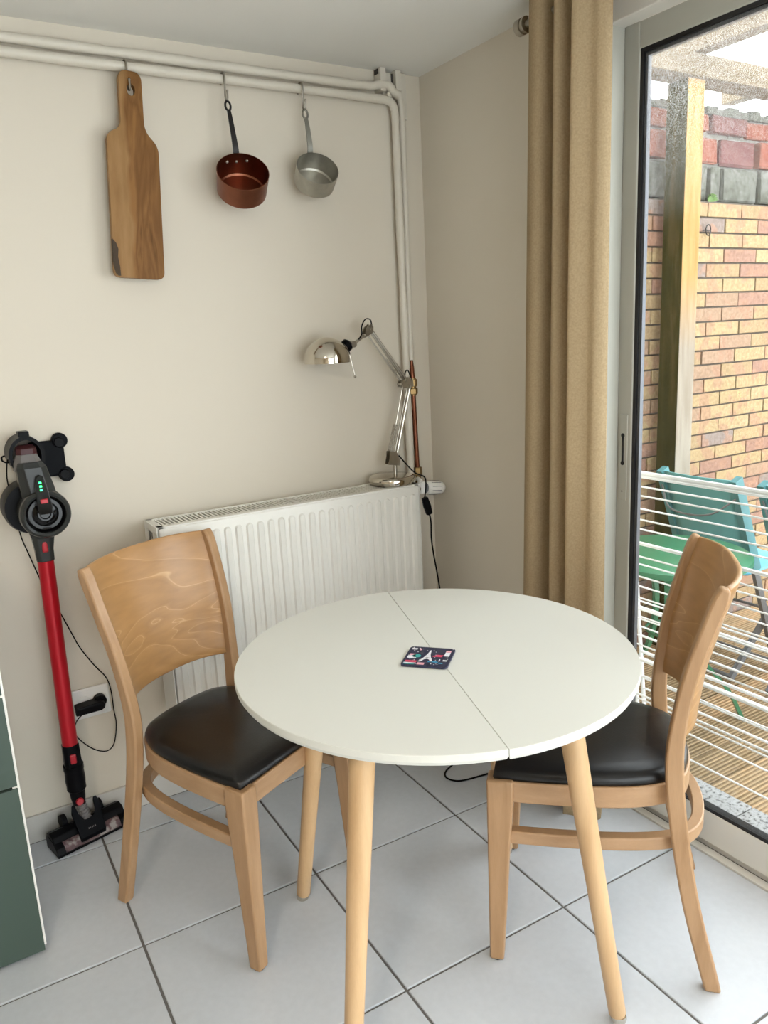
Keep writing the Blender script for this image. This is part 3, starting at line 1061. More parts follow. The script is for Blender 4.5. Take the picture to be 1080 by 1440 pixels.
# ------------------------------------------------------------------ folding garden chairs (two alike)
def garden_chair(loc, rz, label):
    t = thing('folding_garden_chair', label, 'chair', loc, rz, 'turquoise folding chairs on the terrace')
    w2 = 0.165
    def P(f, z):  # rail line from the top of the back down to the front foot
        return f, z
    for sx in (-1, 1):
        # long rail: backrest to front foot
        pts = [(sx * w2, -0.17, .84), (sx * w2, -0.02, .46)]
        MB().sweep(pts, [[(-.013, -.022), (.013, -.022), (.013, .022), (-.013, .022)]] * 2, up=(0, -1, -.4)).build('back_rail', 'garden_teal_rail', t)
        pts = [(sx * w2, -0.02, .46), (sx * w2, .16, .02)]
        MB().sweep(pts, [[(-.008, -.014), (.008, -.014), (.008, .014), (-.008, .014)]] * 2, up=(0, -1, -.4)).build('leg', 'garden_grey', t)
        pts = [(sx * (w2 - .025), .30, .42), (sx * (w2 - .025), -.10, .02)]
        MB().sweep(pts, [[(-.008, -.013), (.008, -.013), (.008, .013), (-.008, .013)]] * 2, up=(0, 1, -.4)).build('leg', 'garden_grey', t)
    pts = [Vector((0, -0.165, .83)), Vector((0, -0.10, .66)), Vector((0, -0.045, .50))]
    mb = MB()
    for (f0, z0) in ((-.165, .835), (-.145, .655), (-.04, .505)):
        pass
    v = []
    ny, nx_ = 8, 8
    for j in range(ny + 1):
        tz = j / ny
        for i in range(nx_ + 1):
            tx = -1 + 2 * i / nx_
            f0 = -0.170 + 0.125 * tz - 0.022 * (1 - tx * tx)
            v.append((tx * (w2 - .012), f0, .835 - .335 * tz))
    fc = [(j * (nx_ + 1) + i, j * (nx_ + 1) + i + 1, (j + 1) * (nx_ + 1) + i + 1, (j + 1) * (nx_ + 1) + i) for j in range(ny) for i in range(nx_)]
    bk = MB().add(v, fc).build('backrest', 'garden_teal', t, smooth=True)
    bk.modifiers.new('thickness', 'SOLIDIFY').thickness = .004
    v = []
    for j in range(ny + 1):
        tz = j / ny
        for i in range(nx_ + 1):
            tx = -1 + 2 * i / nx_
            v.append((tx * (w2 - .03), -.02 + .36 * tz, .435 - .015 * (1 - tx * tx) + .01 * tz))
    se = MB().add(v, fc).build('seat', 'garden_blue', t, smooth=True)
    se.modifiers.new('thickness', 'SOLIDIFY').thickness = .004
    MB().tube(catmull([(-w2, -.168, .775), (-w2 * .6, -.205, .70), (0, -.207, .685), (w2 * .6, -.205, .705), (w2, -.160, .765)], 6), .004, 6).build('strap', 'garden_grey', t, smooth=True)
    MB().tube([(-w2, .155, .03), (w2, .155, .03)], .008, 8).build('crossbar', 'garden_grey', t, smooth=True)
    MB().tube([(-w2 + .025, -.095, .025), (w2 - .025, -.095, .025)], .009, 8).build('crossbar', 'garden_grey', t, smooth=True)
    MB().tube([(-w2 + .01, .05, .29), (w2 - .01, .05, .29)], .006, 8).build('crossbar', 'garden_grey', t, smooth=True)
    return t
garden_chair((1.17, -0.345, -0.05), R(-90), 'turquoise folding garden chair directly behind the green bistro table')
garden_chair((1.17, -0.785, -0.05), R(-90), 'turquoise folding garden chair at the right edge, cut off by the frame')

# ================================================================== INDOORS
# ------------------------------------------------------------------ kitchen cabinet at the left edge
cb = thing('kitchen_cabinet', 'teal drawer cabinet with white side panel at the left edge', 'cabinet', (-1.78, -0.25, 0))
co = (-1.78, -0.25, 0)
MB().cbox((-2.08, -0.455, 0.06), (-1.495, -0.012, 0.868), .002).build('body', 'plastic_white', cb, co)
MB().cbox((-1.492, -0.476, 0.022), (-1.4765, -0.012, 0.868), .001).build('side_panel', 'edge_white', cb, co)
for (z0, z1) in ((0.012, 0.434), (0.440, 0.652), (0.658, 0.865)):
    MB().cbox((-2.076, -0.4805, z0), (-1.4815, -0.458, z1), .0012).build('drawer_front', 'teal', cb, co)
MB().box((-2.08, -0.445, 0.0), (-1.490, -0.43, 0.06)).build('plinth', 'teal_dark', cb, co)
wt = MB().cbox((-2.08, -0.482, 0.870), (-1.4765, -0.004, 0.898), .003)
tag(rebase(wt.build('worktop', 'plastic_white'), (-1.78, -0.25, 0.870)), 'pale worktop slab lying on the teal drawer cabinet', 'worktop')

# ------------------------------------------------------------------ heating pipes
hp_ = thing('heating_pipes', 'white painted heating pipes along the ceiling and down the corner', 'pipes', (-0.1, -0.03, 0.9))
ho = (-0.1, -0.03, 0.9)
def lumpy(pts, r, amp=.0012):
    rr = [r + rnd.uniform(-amp, amp) for _ in pts]
    return MB().tube(pts, rr, 14)
def line(a, b, n):
    a, b = Vector(a), Vector(b)
    return [a + (b - a) * i / n for i in range(n + 1)]
low = line((XL, -0.028, 2.078), (-0.165, -0.028, 2.0795), 60) + catmull([(-0.15, -.028, 2.079), (-0.127, -.028, 2.072), (-0.117, -.028, 2.052), (-0.115, -.028, 2.03)], 4) + line((-0.115, -.028, 2.0), (-0.108, -.028, 0.16), 30)
lumpy(low, .0125).build('lower_pipe', 'pipe_paint', hp_, ho, smooth=True)
up_ = line((XL, -0.028, 2.112), (-0.21, -0.028, 2.111), 60) + catmull([(-0.195, -.029, 2.113), (-0.165, -.036, 2.118), (-0.14, -.036, 2.117), (-0.118, -.03, 2.104), (-0.098, -.026, 2.098)], 5)
lumpy(up_, .0125).build('upper_pipe', 'pipe_paint', hp_, ho, smooth=True)
rise = catmull([(-0.098, -.026, 2.11), (-0.088, -.024, 2.06), (-0.086, -.022, 1.95)], 4) + line((-0.086, -.022, 1.9), (-0.091, -.026, 1.285), 12)
lumpy(rise, .0100, .0006).build('riser', 'pipe_paint', hp_, ho, smooth=True)
MB().cbox((-0.086, -.018, 2.03), (-0.062, -.0002, 2.165), .003).build('cover_strip', 'pipe_paint', hp_, ho)
mb = MB()
mb.cbox((-0.170, -.040, 2.100), (-0.150, -.002, 2.166), .002)
mb.cbox((-0.112, -.036, 2.108), (-0.092, -.002, 2.166), .002)
mb.cbox((-0.150, -.016, 2.092), (-0.112, -.002, 2.160), .002)
mb.build('bracket', 'pipe_paint', hp_, ho)
MB().cyl((-0.138, -.024, 2.094), (-0.138, -.034, 2.094), .007, seg=12).build('screw_cap', 'pipe_paint', hp_, ho, smooth=True)
MB().box((-0.1735, -.030, 2.150), (-0.1705, -.010, 2.163)).build('broken_plaster', 'dark_gap', hp_, ho)
MB().box((-0.1175, -.020, 2.115), (-0.1125, -.017, 2.158)).build('broken_plaster', 'dark_gap', hp_, ho)

cp = thing('copper_pipe', 'bare copper pipe with brass fittings beside the desk lamp', 'pipe', (-0.09, -0.035, 0.88))
po = (-0.09, -0.035, 0.88)
MB().tube([(-0.0920, -.030, 1.285), (-0.0921, -.031, 1.262), (-0.0922, -.032, 1.225)], [.0055, .008, .009], 14).build('pipe_tip', 'copper_pipe', cp, po, smooth=True)
MB().tube([(-0.0922, -.033, 1.20), (-0.090, -.034, 1.05), (-0.0875, -.035, 0.90)], .0082, 14).build('pipe', 'copper_pipe', cp, po, smooth=True)
def hexnut(z0, z1, r, x=-0.0922, y=-.033):
    return MB().lathe([(r * .9, z0), (r, z0 + .002), (r, z1 - .002), (r * .9, z1)], (x, y, 0), (0, 0, 1), 6)
hexnut(1.198, 1.222, .0155).build('nut', 'brass', cp, po)
hexnut(1.172, 1.192, .0165).build('nut', 'brass', cp, po)
MB().cyl((-0.0922, -.033, 1.168), (-0.0922, -.033, 1.226), .0115, seg=18).build('coupling', 'brass', cp, po, smooth=True)
hexnut(0.895, 0.922, .0155, -0.0875, -.035).build('nut', 'brass', cp, po)
MB().cyl((-0.0875, -.035, 0.868), (-0.0875, -.035, 0.897), .0115, seg=18).build('elbow', 'brass', cp, po, smooth=True)

# ------------------------------------------------------------------ radiator
RX0, RX1, RYF, RYB, RZ0, RZ1 = -1.033, -0.168, -0.176, -0.036, 0.295, 0.893
ra = thing('radiator', 'white ribbed panel radiator with top grille under the lamp', 'radiator', (-0.6, -0.1, RZ0))
ro = (-0.6, -0.1, RZ0)
MB().cbox((RX0 + .006, RYF + .006, RZ0), (RX1 - .006, RYF + .026, RZ1 - .004), .006).build('front_panel', 'rad', ra, ro, smooth=True)
MB().cbox((RX0 + .006, RYB - .016, RZ0), (RX1 - .006, RYB, RZ1 - .004), .004).build('back_panel', 'rad', ra, ro, smooth=True)
for (xa, xb) in ((RX0, RX0 + .004), (RX1 - .004, RX1)):
    mb = MB()
    mb.cbox((xa, RYF + .012, RZ0 + .01), (xb, RYB - .004, RZ1 - .075), .001)
    mb.cbox((xa, RYF + .012, RZ1 - .022), (xb, RYB - .004, RZ1), .001)
    mb.cbox((xa, RYF + .012, RZ1 - .08), (xb, RYF + .055, RZ1 - .018), .001)
    mb.cbox((xa, RYB - .035, RZ1 - .08), (xb, RYB - .004, RZ1 - .018), .001)
    mb.build('side_panel', 'rad', ra, ro)
mb = MB()
mb.cyl((RX0 + .002, -0.098, RZ1 - .05), (RX0 + .03, -0.098, RZ1 - .05), .012, seg=14)
mb.build('bleed_plug', 'chrome_dull', ra, ro, smooth=True)
MB().box((RX0 + .02, RYF + .03, RZ0 + .02), (RX1 - .02, RYB - .02, RZ1 - .03)).build('fins', 'dark_gap', ra, ro)
# top grille: a frame and fine cross slats
mb = MB()
mb.cbox((RX0 + .004, RYF + .010, RZ1 - .008), (RX1 - .004, RYF + .036, RZ1), .002)
mb.cbox((RX0 + .004, RYB - .020, RZ1 - .008), (RX1 - .004, RYB - .004, RZ1), .002)
mb.cbox((RX0 + .004, RYF + .010, RZ1 - .008), (RX0 + .022, RYB - .004, RZ1), .002)
mb.cbox((RX1 - .022, RYF + .010, RZ1 - .008), (RX1 - .004, RYB - .004, RZ1), .002)
mb.box((-0.602, RYF + .03, RZ1 - .006), (-0.592, RYB - .018, RZ1 - .001))
mb.build('grille_frame', 'rad', ra, ro)
mb = MB()
x = RX0 + .026
while x < RX1 - .026:
    mb.box((x, RYF + .034, RZ1 - .007), (x + .0050, RYB - .018, RZ1 - .001))
    x += .0115
gr = mb.build('grille_slats', 'rad', ra, ro)
gr['kind'] = 'stuff'
# embossed ribs
rib = None
pitch = 0.0334
nr = 25
rx = (RX0 + RX1) / 2 - pitch * (nr - 1) / 2
w0, w1, dp = .0115, .0070, .0055
zt, zb_ = RZ1 - .040, RZ0 + .030
outl = []
for k in range(7):
    a = math.pi * k / 6
    outl.append((math.cos(a), math.sin(a), 1))
for k in range(7):
    a = math.pi + math.pi * k / 6
    outl.append((math.cos(a), math.sin(a), -1))
n = len(outl)
vb = [(c * w0, 0, (zt if s_ > 0 else zb_) + sn_ * w0) for c, sn_, s_ in outl]
vt = [(c * w1, -dp, (zt if s_ > 0 else zb_) + sn_ * w1) for c, sn_, s_ in outl]
for i in range(nr):
    if rib is None:
        rib = MB().add(vb + vt, [tuple(range(n, 2 * n))] + [(k, (k + 1) % n, n + (k + 1) % n, n + k) for k in range(n)]).build('rib', 'rad', ra, smooth=True, angle=50)
        o_ = rib
    else:
        o_ = rib.copy()
        COL.objects.link(o_)
        o_.parent = ra
    o_.location = (rx + i * pitch - ro[0], RYF + .0062 - ro[1], -ro[2])

# thermostatic valve
tv = thing('radiator_valve', 'white thermostatic valve knob at the right end of the radiator', 'valve', (-0.13, -0.1, 0.862))
to = (-0.13, -0.1, 0.862)
MB().cyl((-0.172, -.100, .862), (-0.118, -.100, .862), .010, seg=16).build('tail', 'chrome_dull', tv, to, smooth=True)
mb = MB().cyl((-0.118, -.100, .845), (-0.118, -.100, .882), .013, seg=18)
mb.tube(catmull([(-0.118, -.100, .880), (-0.115, -.085, .886), (-0.1, -.055, .884), (-0.09, -.04, .880)], 4), .008, 12)
mb.build('valve_body', 'plastic_white', tv, to, smooth=True)
ax = Vector((1, -.02, -.12)).normalized()
p0 = Vector((-0.100, -.100, .860))
MB().lathe([(.016, -.012), (.018, -.010), (.018, 0), (.016, 0.002)], p0, ax, 20).build('collar', 'garden_grey', tv, to, smooth=True)
hd = MB().lathe([(.019, 0), (.0225, .004), (.0235, .02), (.0230, .05), (.019, .066), (.012, .073), (0, .074)], p0, ax, 28).build('head', 'plastic_white', tv, to, smooth=True)
e1 = ax.cross(Vector((0, 0, 1))).normalized()
e2 = ax.cross(e1)
mb = MB()
for k in range(10):
    a = 2 * math.pi * k / 10 + .3
    rdir = e1 * math.cos(a) + e2 * math.sin(a)
    mb.tube([p0 + ax * .014 + rdir * .0232, p0 + ax * .034 + rdir * .0236, p0 + ax * .052 + rdir * .0226], .0011, 6)
gv = mb.build('grip_grooves', 'garden_grey', tv, to)
MB().cyl(p0 + ax * .0735, p0 + ax * .0750, .006, seg=14).build('cap', 'vac_grey_light', tv, to, smooth=True)

# ------------------------------------------------------------------ desk lamp on the radiator
LB = (-0.228, -0.092, RZ1 + .0005)
lp = thing('desk_lamp', 'shiny nickel desk lamp with dome shade standing on the radiator', 'lamp', LB)
MB().lathe([(0, 0), (.074, 0), (.078, .004), (.078, .018), (.075, .024), (.068, .0265), (.010, .0285), (0, .0285)], LB, (0, 0, 1), 48).build('base', 'chrome', lp, LB, smooth=True, angle=50)
y0 = LB[1]
MB().cyl((-0.214, y0, .918), (-0.214, y0, .955), .0065, seg=16).build('stem', 'chrome_dull', lp, LB, smooth=True)
mb = MB()
for dy in (-.011, .011):
    poly = [(-.246, .958), (-.203, .950), (-.200, .968), (-.212, .998), (-.238, 1.000), (-.240, .978)]
    mb.prism(poly, lambda p, d=dy: (p[0], y0 + d - .001, p[1]), lambda p, d=dy: (p[0], y0 + d + .001, p[1]))
mb.cyl((-.214, y0 - .011, .958), (-.214, y0 + .011, .958), .006, seg=12)
mb.build('lower_bracket', 'chrome_dull', lp, LB)
mb = MB()
for (a, b) in (((-.214, .972), (-.146, 1.208)), ((-.230, .985), (-.170, 1.212))):
    for dy in ((-.007, .007) if a[0] > -.22 else (0,)):
        r_ = .0042 if a[0] > -.22 else .0026
        mb.tube([(a[0], y0 + dy, a[1]), (b[0], y0 + dy, b[1])], r_, 8)
mb.build('lower_arm', 'chrome_dull', lp, LB, smooth=True)
def spring(a, b, r, turns, name):
    a, b = Vector(a), Vector(b)
    ax_ = (b - a).normalized()
    u1 = ax_.cross(Vector((0, 1, 0))).normalized()
    u2 = ax_.cross(u1)
    n_ = turns * 8
    pts = [a + (b - a) * (k / n_) + (u1 * math.cos(2 * math.pi * k / 8) + u2 * math.sin(2 * math.pi * k / 8)) * r for k in range(n_ + 1)]
    MB().tube(pts, .0009, 5).build(name, 'chrome_dull', lp, LB, smooth=True)
spring((-.230, y0 - .008, 1.000), (-.204, y0 - .008, 1.085), .0045, 18, 'spring')
spring((-.230, y0 + .008, 1.000), (-.204, y0 + .008, 1.085), .0045, 18, 'spring')
mb = MB()
for dy in (-.010, .010):
    poly = [(-.185, 1.205), (-.150, 1.198), (-.135, 1.205), (-.138, 1.228), (-.158, 1.236), (-.182, 1.222)]
    mb.prism(poly, lambda p, d=dy: (p[0], y0 + d - .001, p[1]), lambda p, d=dy: (p[0], y0 + d + .001, p[1]))
for (px, pz) in ((-.178, 1.213), (-.150, 1.208), (-.146, 1.226), (-.164, 1.224)):
    mb.cyl((px, y0 - .016, pz), (px, y0 + .016, pz), .0045, seg=10)
mb.build('elbow_joint', 'chrome_dull', lp, LB)
mb = MB()
for dy in (-.007, .007):
    mb.tube([(-.160, y0 + dy, 1.228), (-.284, y0 + dy, 1.392)], .0040, 8)
mb.tube([(-.178, y0, 1.220), (-.294, y0, 1.376)], .0026, 8)
mb.build('upper_arm', 'chrome_dull', lp, LB, smooth=True)
spring((-.180, y0 - .006, 1.229), (-.228, y0 - .006, 1.296), .0045, 14, 'spring')
spring((-.180, y0 + .006, 1.229), (-.228, y0 + .006, 1.296), .0045, 14, 'spring')
mb = MB()
for dy in (-.010, .010):
    poly = [(-.312, 1.364), (-.280, 1.380), (-.276, 1.398), (-.284, 1.408), (-.300, 1.398)]
    mb.prism(poly, lambda p, d=dy: (p[0], y0 + d - .001, p[1]), lambda p, d=dy: (p[0], y0 + d + .001, p[1]))
for (px, pz) in ((-.284, 1.392), (-.303, 1.374)):
    mb.cyl((px, y0 - .014, pz), (px, y0 + .014, pz), .005, seg=10)
mb.build('upper_joint', 'chrome_dull', lp, LB)
MB().tube([(-.305, y0, 1.374), (-.326, y0, 1.361), (-.345, y0, 1.350)], .0048, 10).build('neck', 'chrome_dull', lp, LB, smooth=True)
sc = Vector((-.4405, y0, 1.297))
hax = Vector((.82, 0, .57)).normalized()
sock = sc + hax * .066
mb = MB().lathe([(.018, 0), (.018, .018), (.015, .024), (0, .025)], sock, hax, 20)
mb.build('socket', 'chrome_dull', lp, LB, smooth=True)
mb = MB().lathe([(.0195, .010), (.0195, .026), (.013, .032), (0, .032)], sock, hax, 20)
mb.cyl(sock + hax * .018 + Vector((0.006, 0, -.018)), sock + hax * .018 + Vector((.008, 0, -.030)), .0045, seg=10)
mb.build('switch_collar', 'plastic_black', lp, LB, smooth=True)
mb = MB().cyl((-.350, y0 - .012, 1.349), (-.350, y0 + .012, 1.349), .0105, seg=18)
mb.build('pivot', 'chrome_dull', lp, LB, smooth=True)
prof = [(.0702, .000), (.0702, .010)]
for k in range(1, 13):
    a = R(90 * k / 12)
    prof.append((.0702 * math.cos(a) if k < 12 else 0, .010 + .067 * math.sin(a)))
inner = [(max(r_ - .0016, 0), h - (.0016 if h > .012 else 0)) for r_, h in prof][::-1]
sh = MB().lathe(prof + inner, sc, (0, 0, 1), 48)
sh.build('shade', 'chrome', lp, LB, smooth=True, angle=60)
MB().lathe([(0, .02), (.018, .02), (.027, .036), (.018, .058), (.012, .066), (0, .066)], sc, (0, 0, 1), 20).build('bulb', 'lamp_glass', lp, LB, smooth=True)
mb = MB().tube([(-.368, y0 - .012, 1.318), (-.353, y0 - .012, 1.252)], .0022, 8).sphere((-.353, y0 - .012, 1.250), .0042, 10, 8)
mb.build('tilt_handle', 'chrome_dull', lp, LB, smooth=True)
MB().tube(catmull([(-.330, y0 - .006, 1.362), (-.318, y0 - .006, 1.378), (-.316, y0 - .006, 1.402), (-.302, y0 - .006, 1.422), (-.284, y0 - .006, 1.420), (-.278, y0 - .004, 1.398)], 6), .0021, 8).build('cable_loop', 'plastic_black', lp, LB, smooth=True)
MB().tube(catmull([(-.165, y0 - .004, 1.236), (-.160, y0 - .004, 1.252), (-.150, y0 - .004, 1.255), (-.138, y0 - .004, 1.222), (-.138, y0 - .004, 1.210)], 6), .0021, 8).build('cable_loop', 'plastic_black', lp, LB, smooth=True)
# flex from the lamp: over the radiator end, through the rocker switch, down to the floor
flex = catmull([(-.206, y0 - .013, .984), (-.196, y0 - .014, .972), (-.160, y0 - .030, .925), (-.150, -.165, .914), (-.157, -.185, .896), (-.163, -.190, .87), (-.168, -.190, .848)], 6)
MB().tube(flex, .0024, 8).build('cord', 'plastic_black', lp, LB, smooth=True)
swp = [(-.168, -.190, .850), (-.159, -.190, .821), (-.151, -.190, .792)]
MB().sweep(swp, [[(-a_, -.008), (a_, -.008), (a_ + .001, 0), (a_, .008), (-a_, .008), (-a_ - .001, 0)] for a_ in (.0085, .0115, .0085)], up=(0, -1, 0)).build('switch', 'plastic_black', lp, LB, smooth=False, bevel=.002)
flex2 = catmull([(-.151, -.190, .793), (-.146, -.190, .762), (-.138, -.178, .70), (-.114, -.155, .63), (-.092, -.145, .535), (-.070, -.16, .30), (-.060, -.20, .05), (-.080, -.26, .004), (-.13, -.33, .0035), (-.20, -.375, .0035), (-.270, -.405, .0035), (-.292, -.440, .0035), (-.270, -.475, .0035), (-.21, -.490, .0035), (-.15, -.495, .0035), (-.117, -.465, .0035), (-.125, -.425, .0035), (-.17, -.395, .0035), (-.19, -.33, .0055), (-.16, -.20, .0035)], 8)
MB().tube(flex2, .0028, 8).build('cord', 'plastic_black', lp, LB, smooth=True)

# ------------------------------------------------------------------ S hooks on the lower pipe
def s_hook(px, label):
    t = thing('s_hook', label, 'hook', (px, -0.028, 2.091), 0, 'steel hooks on the lower pipe')
    r_ = .0155
    pts = []
    for k in range(0, 9):
        a = R(200 - 200 * k / 8)      # over the pipe, from behind to the front
        pts.append((0, .0 - r_ * math.cos(a) * -1, -.013 + r_ * math.sin(a)))
    pts = [(0, .0155, -.022), (0, .0165, -.010), (0, .012, .000), (0, .0, .0035), (0, -.012, .000), (0, -.0165, -.012), (0, -.014, -.035), (0, -.0115, -.055), (0, -.013, -.067), (0, -.020, -.0715), (0, -.027, -.066), (0, -.029, -.050)]
    MB().tube(catmull(pts, 5), .0027, 8).sphere((0, -.029, -.049), .0036, 8, 6).build('wire', 'steel', t, smooth=True)
    return t
HOOKZ = 2.091 - .0715
s_hook(-.940, 'steel S-hook holding up the wooden cutting board')
s_hook(-.676, 'steel S-hook holding up the copper saucepan')
s_hook(-.440, 'steel S-hook holding up the small grey aluminium saucepan')

# ------------------------------------------------------------------ cutting board
bx, bz = -.937, 2.024
bd = thing('cutting_board', 'olive wood paddle cutting board hanging from the ceiling pipe', 'cutting board', (bx, -0.048, bz))
tilt = math.atan2(.030, .47)
def fillet(pts, n_=6):
    """polygon [(x, z, radius)] with rounded corners"""
    o_ = []
    m_ = len(pts)
    for k in range(m_):
        p0, p1, p2 = (Vector(pts[(k + d) % m_][:2]) for d in (-1, 0, 1))
        r_ = pts[k][2]
        a, b = (p0 - p1).normalized(), (p2 - p1).normalized()
        t_ = min(r_, (p0 - p1).length * .49, (p2 - p1).length * .49)
        for q_ in range(n_ + 1):
            u_ = q_ / n_
            o_.append(tuple((p1 + a * t_) * (1 - u_) ** 2 + p1 * 2 * u_ * (1 - u_) + (p2 + (p1 - p2) + b * t_) * u_ ** 2))
    return o_
sm = fillet([(.029, .041, .022), (.031, -.100, .030), (.066, -.132, .022), (.0668, -.472, .020), (-.0668, -.472, .020), (-.0665, -.114, .020), (-.029, -.098, .020), (-.029, .041, .022)])
hole = [(.0105 * math.cos(t) + .001, .0135 * math.sin(t) - .004) for t in [2 * math.pi * k / 24 for k in range(24)]]
bm = bmesh.new()
vo = [bm.verts.new((x_, 0, z_)) for x_, z_ in sm]
vi = [bm.verts.new((x_, 0, z_)) for x_, z_ in hole]
eo = [bm.edges.new((vo[k - 1], vo[k])) for k in range(len(vo))]
ei = [bm.edges.new((vi[k - 1], vi[k])) for k in range(len(vi))]
bmesh.ops.triangle_fill(bm, use_beauty=True, edges=eo + ei)
ret = bmesh.ops.extrude_face_region(bm, geom=list(bm.faces))
for v in ret['geom']:
    if isinstance(v, bmesh.types.BMVert):
        v.co.y += 0.019
bmesh.ops.recalc_face_normals(bm, faces=bm.faces)
me = bpy.data.meshes.new('blade')
bm.to_mesh(me)
bm.free()
me.materials.append(M['board'])
bo = bpy.data.objects.new('blade', me)
COL.objects.link(bo)
bo.parent = bd
bd.rotation_euler = (0, tilt, 0)
md = bo.modifiers.new('bevel', 'BEVEL')
md.width = .003
md.segments = 2
md.limit_method = 'ANGLE'
md.angle_limit = R(50)
# bark left on the lower left corner
poly = [(-.0668, -.375), (-.058, -.385), (-.053, -.40), (-.055, -.42), (-.051, -.445), (-.050, -.468), (-.056, -.4685), (-.063, -.462), (-.0664, -.448), (-.0668, -.43)]
bk = MB().prism(poly, lambda p: (p[0], -.0008, p[1]), lambda p: (p[0] - .0004, .012, p[1])).build('bark', 'bark', bd)
bk['label'] = 'dark strip of bark on the lower left edge'

# ------------------------------------------------------------------ saucepans
def saucepan(name, label, rim, n_, Rr, depth, mat, hmat, ring, rivets):
    t = thing(name, label, 'saucepan', ring)
    rim, n_, ring = Vector(rim), Vector(n_).normalized(), Vector(ring)
    th = .0018
    Rb = Rr * .955
    prof = [(0, -depth), (Rb - .004, -depth), (Rb, -depth + .004), (Rr, 0), (Rr - th, .0005), (Rb - th, -depth + .006), (Rb - .006, -depth + th), (0, -depth + th)]
    MB().lathe(prof, rim, n_, 56).build('pan', mat, t, ring, smooth=True, angle=40)
    up = Vector((0, 0, 1))
    d = (up - n_ * up.dot(n_)).normalized()
    # the handle leaves from the rim point nearest the hook
    hk = (ring - rim)
    d = (hk - n_ * hk.dot(n_)).normalized()
    a0 = rim + d * (Rr + .001) - n_ * .018
    a1 = rim + d * (Rr + .012) + n_ * .004
    side = n_.cross(d).normalized()
    L_ = ring - a1
    pts = catmull([a0 - n_ * .012, a0, a1, a1 + L_ * .3 + n_ * .004, a1 + L_ * .65 + n_ * .003, ring - L_.normalized() * .016], 6)
    m_ = len(pts)
    secs = []
    for i in range(m_):
        k = i / (m_ - 1)
        w_ = .0095 * (1 - k) + .0048 * k
        if k < .22:
            w_ = .0125
        hgt = .0028
        secs.append([(-w_, -hgt), (w_, -hgt), (w_, hgt), (-w_, hgt)])
    mb = MB()
    # frame the strip by hand so its broad face looks out of the wall
    verts, faces = [], []
    for i, p in enumerate(pts):
        tg = (pts[min(i + 1, m_ - 1)] - pts[max(i - 1, 0)]).normalized()
        nrm = side.cross(tg).normalized()
        for (u_, v_) in secs[i]:
            verts.append(p + side * u_ + nrm * v_)
    for i in range(m_ - 1):
        for k in range(4):
            l = (k + 1) % 4
            faces.append((i * 4 + k, i * 4 + l, (i + 1) * 4 + l, (i + 1) * 4 + k))
    faces += [(3, 2, 1, 0), tuple((m_ - 1) * 4 + k for k in range(4))]
    mb.add(verts, faces)
    ld = L_.normalized()
    nn = side.cross(ld).normalized()
    loop = [ring + ld * (-.006 + .0125 * math.sin(a)) + side * (.0072 * math.cos(a)) for a in [2 * math.pi * k / 20 for k in range(20)]]
    mb.tube(loop, .0030, 8, closed=True)
    mb.build('handle', hmat, t, ring, smooth=True)
    if rivets:
        for k in (-.42, 0, .42):
            dd = (d * math.cos(k) + side * math.sin(k)).normalized()
            MB().sphere(rim + dd * (Rr * .985 - th) - n_ * (.020 + .006 * (k == 0)), .0042, 10, 8).build('rivet', 'alu', t, ring, smooth=True)
    return t
npan = (-.197, -.776, .623)
saucepan('copper_saucepan', 'reddish copper saucepan with a long black iron handle', (-.674, -.115, 1.826), npan, .0715, .070, 'copper_pan', 'iron', (-.676, -.0505, 2.012), True)
saucepan('aluminium_saucepan', 'small dull grey aluminium saucepan with a thin handle', (-.436, -.100, 1.851), (-.13, -.80, .60), .0625, .058, 'alu', 'alu_dark', (-.440, -.0505, 2.012), False)

# ------------------------------------------------------------------ curtain and rod
CX = -0.088
rod = thing('curtain_rod', 'brushed steel curtain rod with ringed end cap below the ceiling', 'curtain rod', (CX, -0.60, 2.112))
cro = (CX, -0.60, 2.112)
MB().cyl((CX, -0.60, 2.112), (CX, -3.2, 2.112), .0095, seg=20).build('pole', 'chrome_dull', rod, cro, smooth=True)
MB().lathe([(0, 0), (.017, 0), (.0195, .003), (.0195, .020), (.0165, .021), (.0165, .027), (.0195, .028), (.0195, .034), (.011, .036)], (CX, -0.574, 2.112), (0, -1, 0), 28).build('finial', 'chrome_dull', rod, cro, smooth=True)
mb = MB().cyl((CX, -0.648, 2.112), (CX, -0.648, 2.150), .006, seg=12)
mb.cyl((CX, -0.648, 2.150), (CX, -0.648, H - .0002), .018, seg=18)
mb.build('bracket', 'chrome_dull', rod, cro, smooth=True)

cur = thing('curtain', 'beige eyelet curtain hanging in folds beside the sliding door', 'curtain', (CX, -0.72, 0.0))
coff = (CX, -0.72, 0.0)
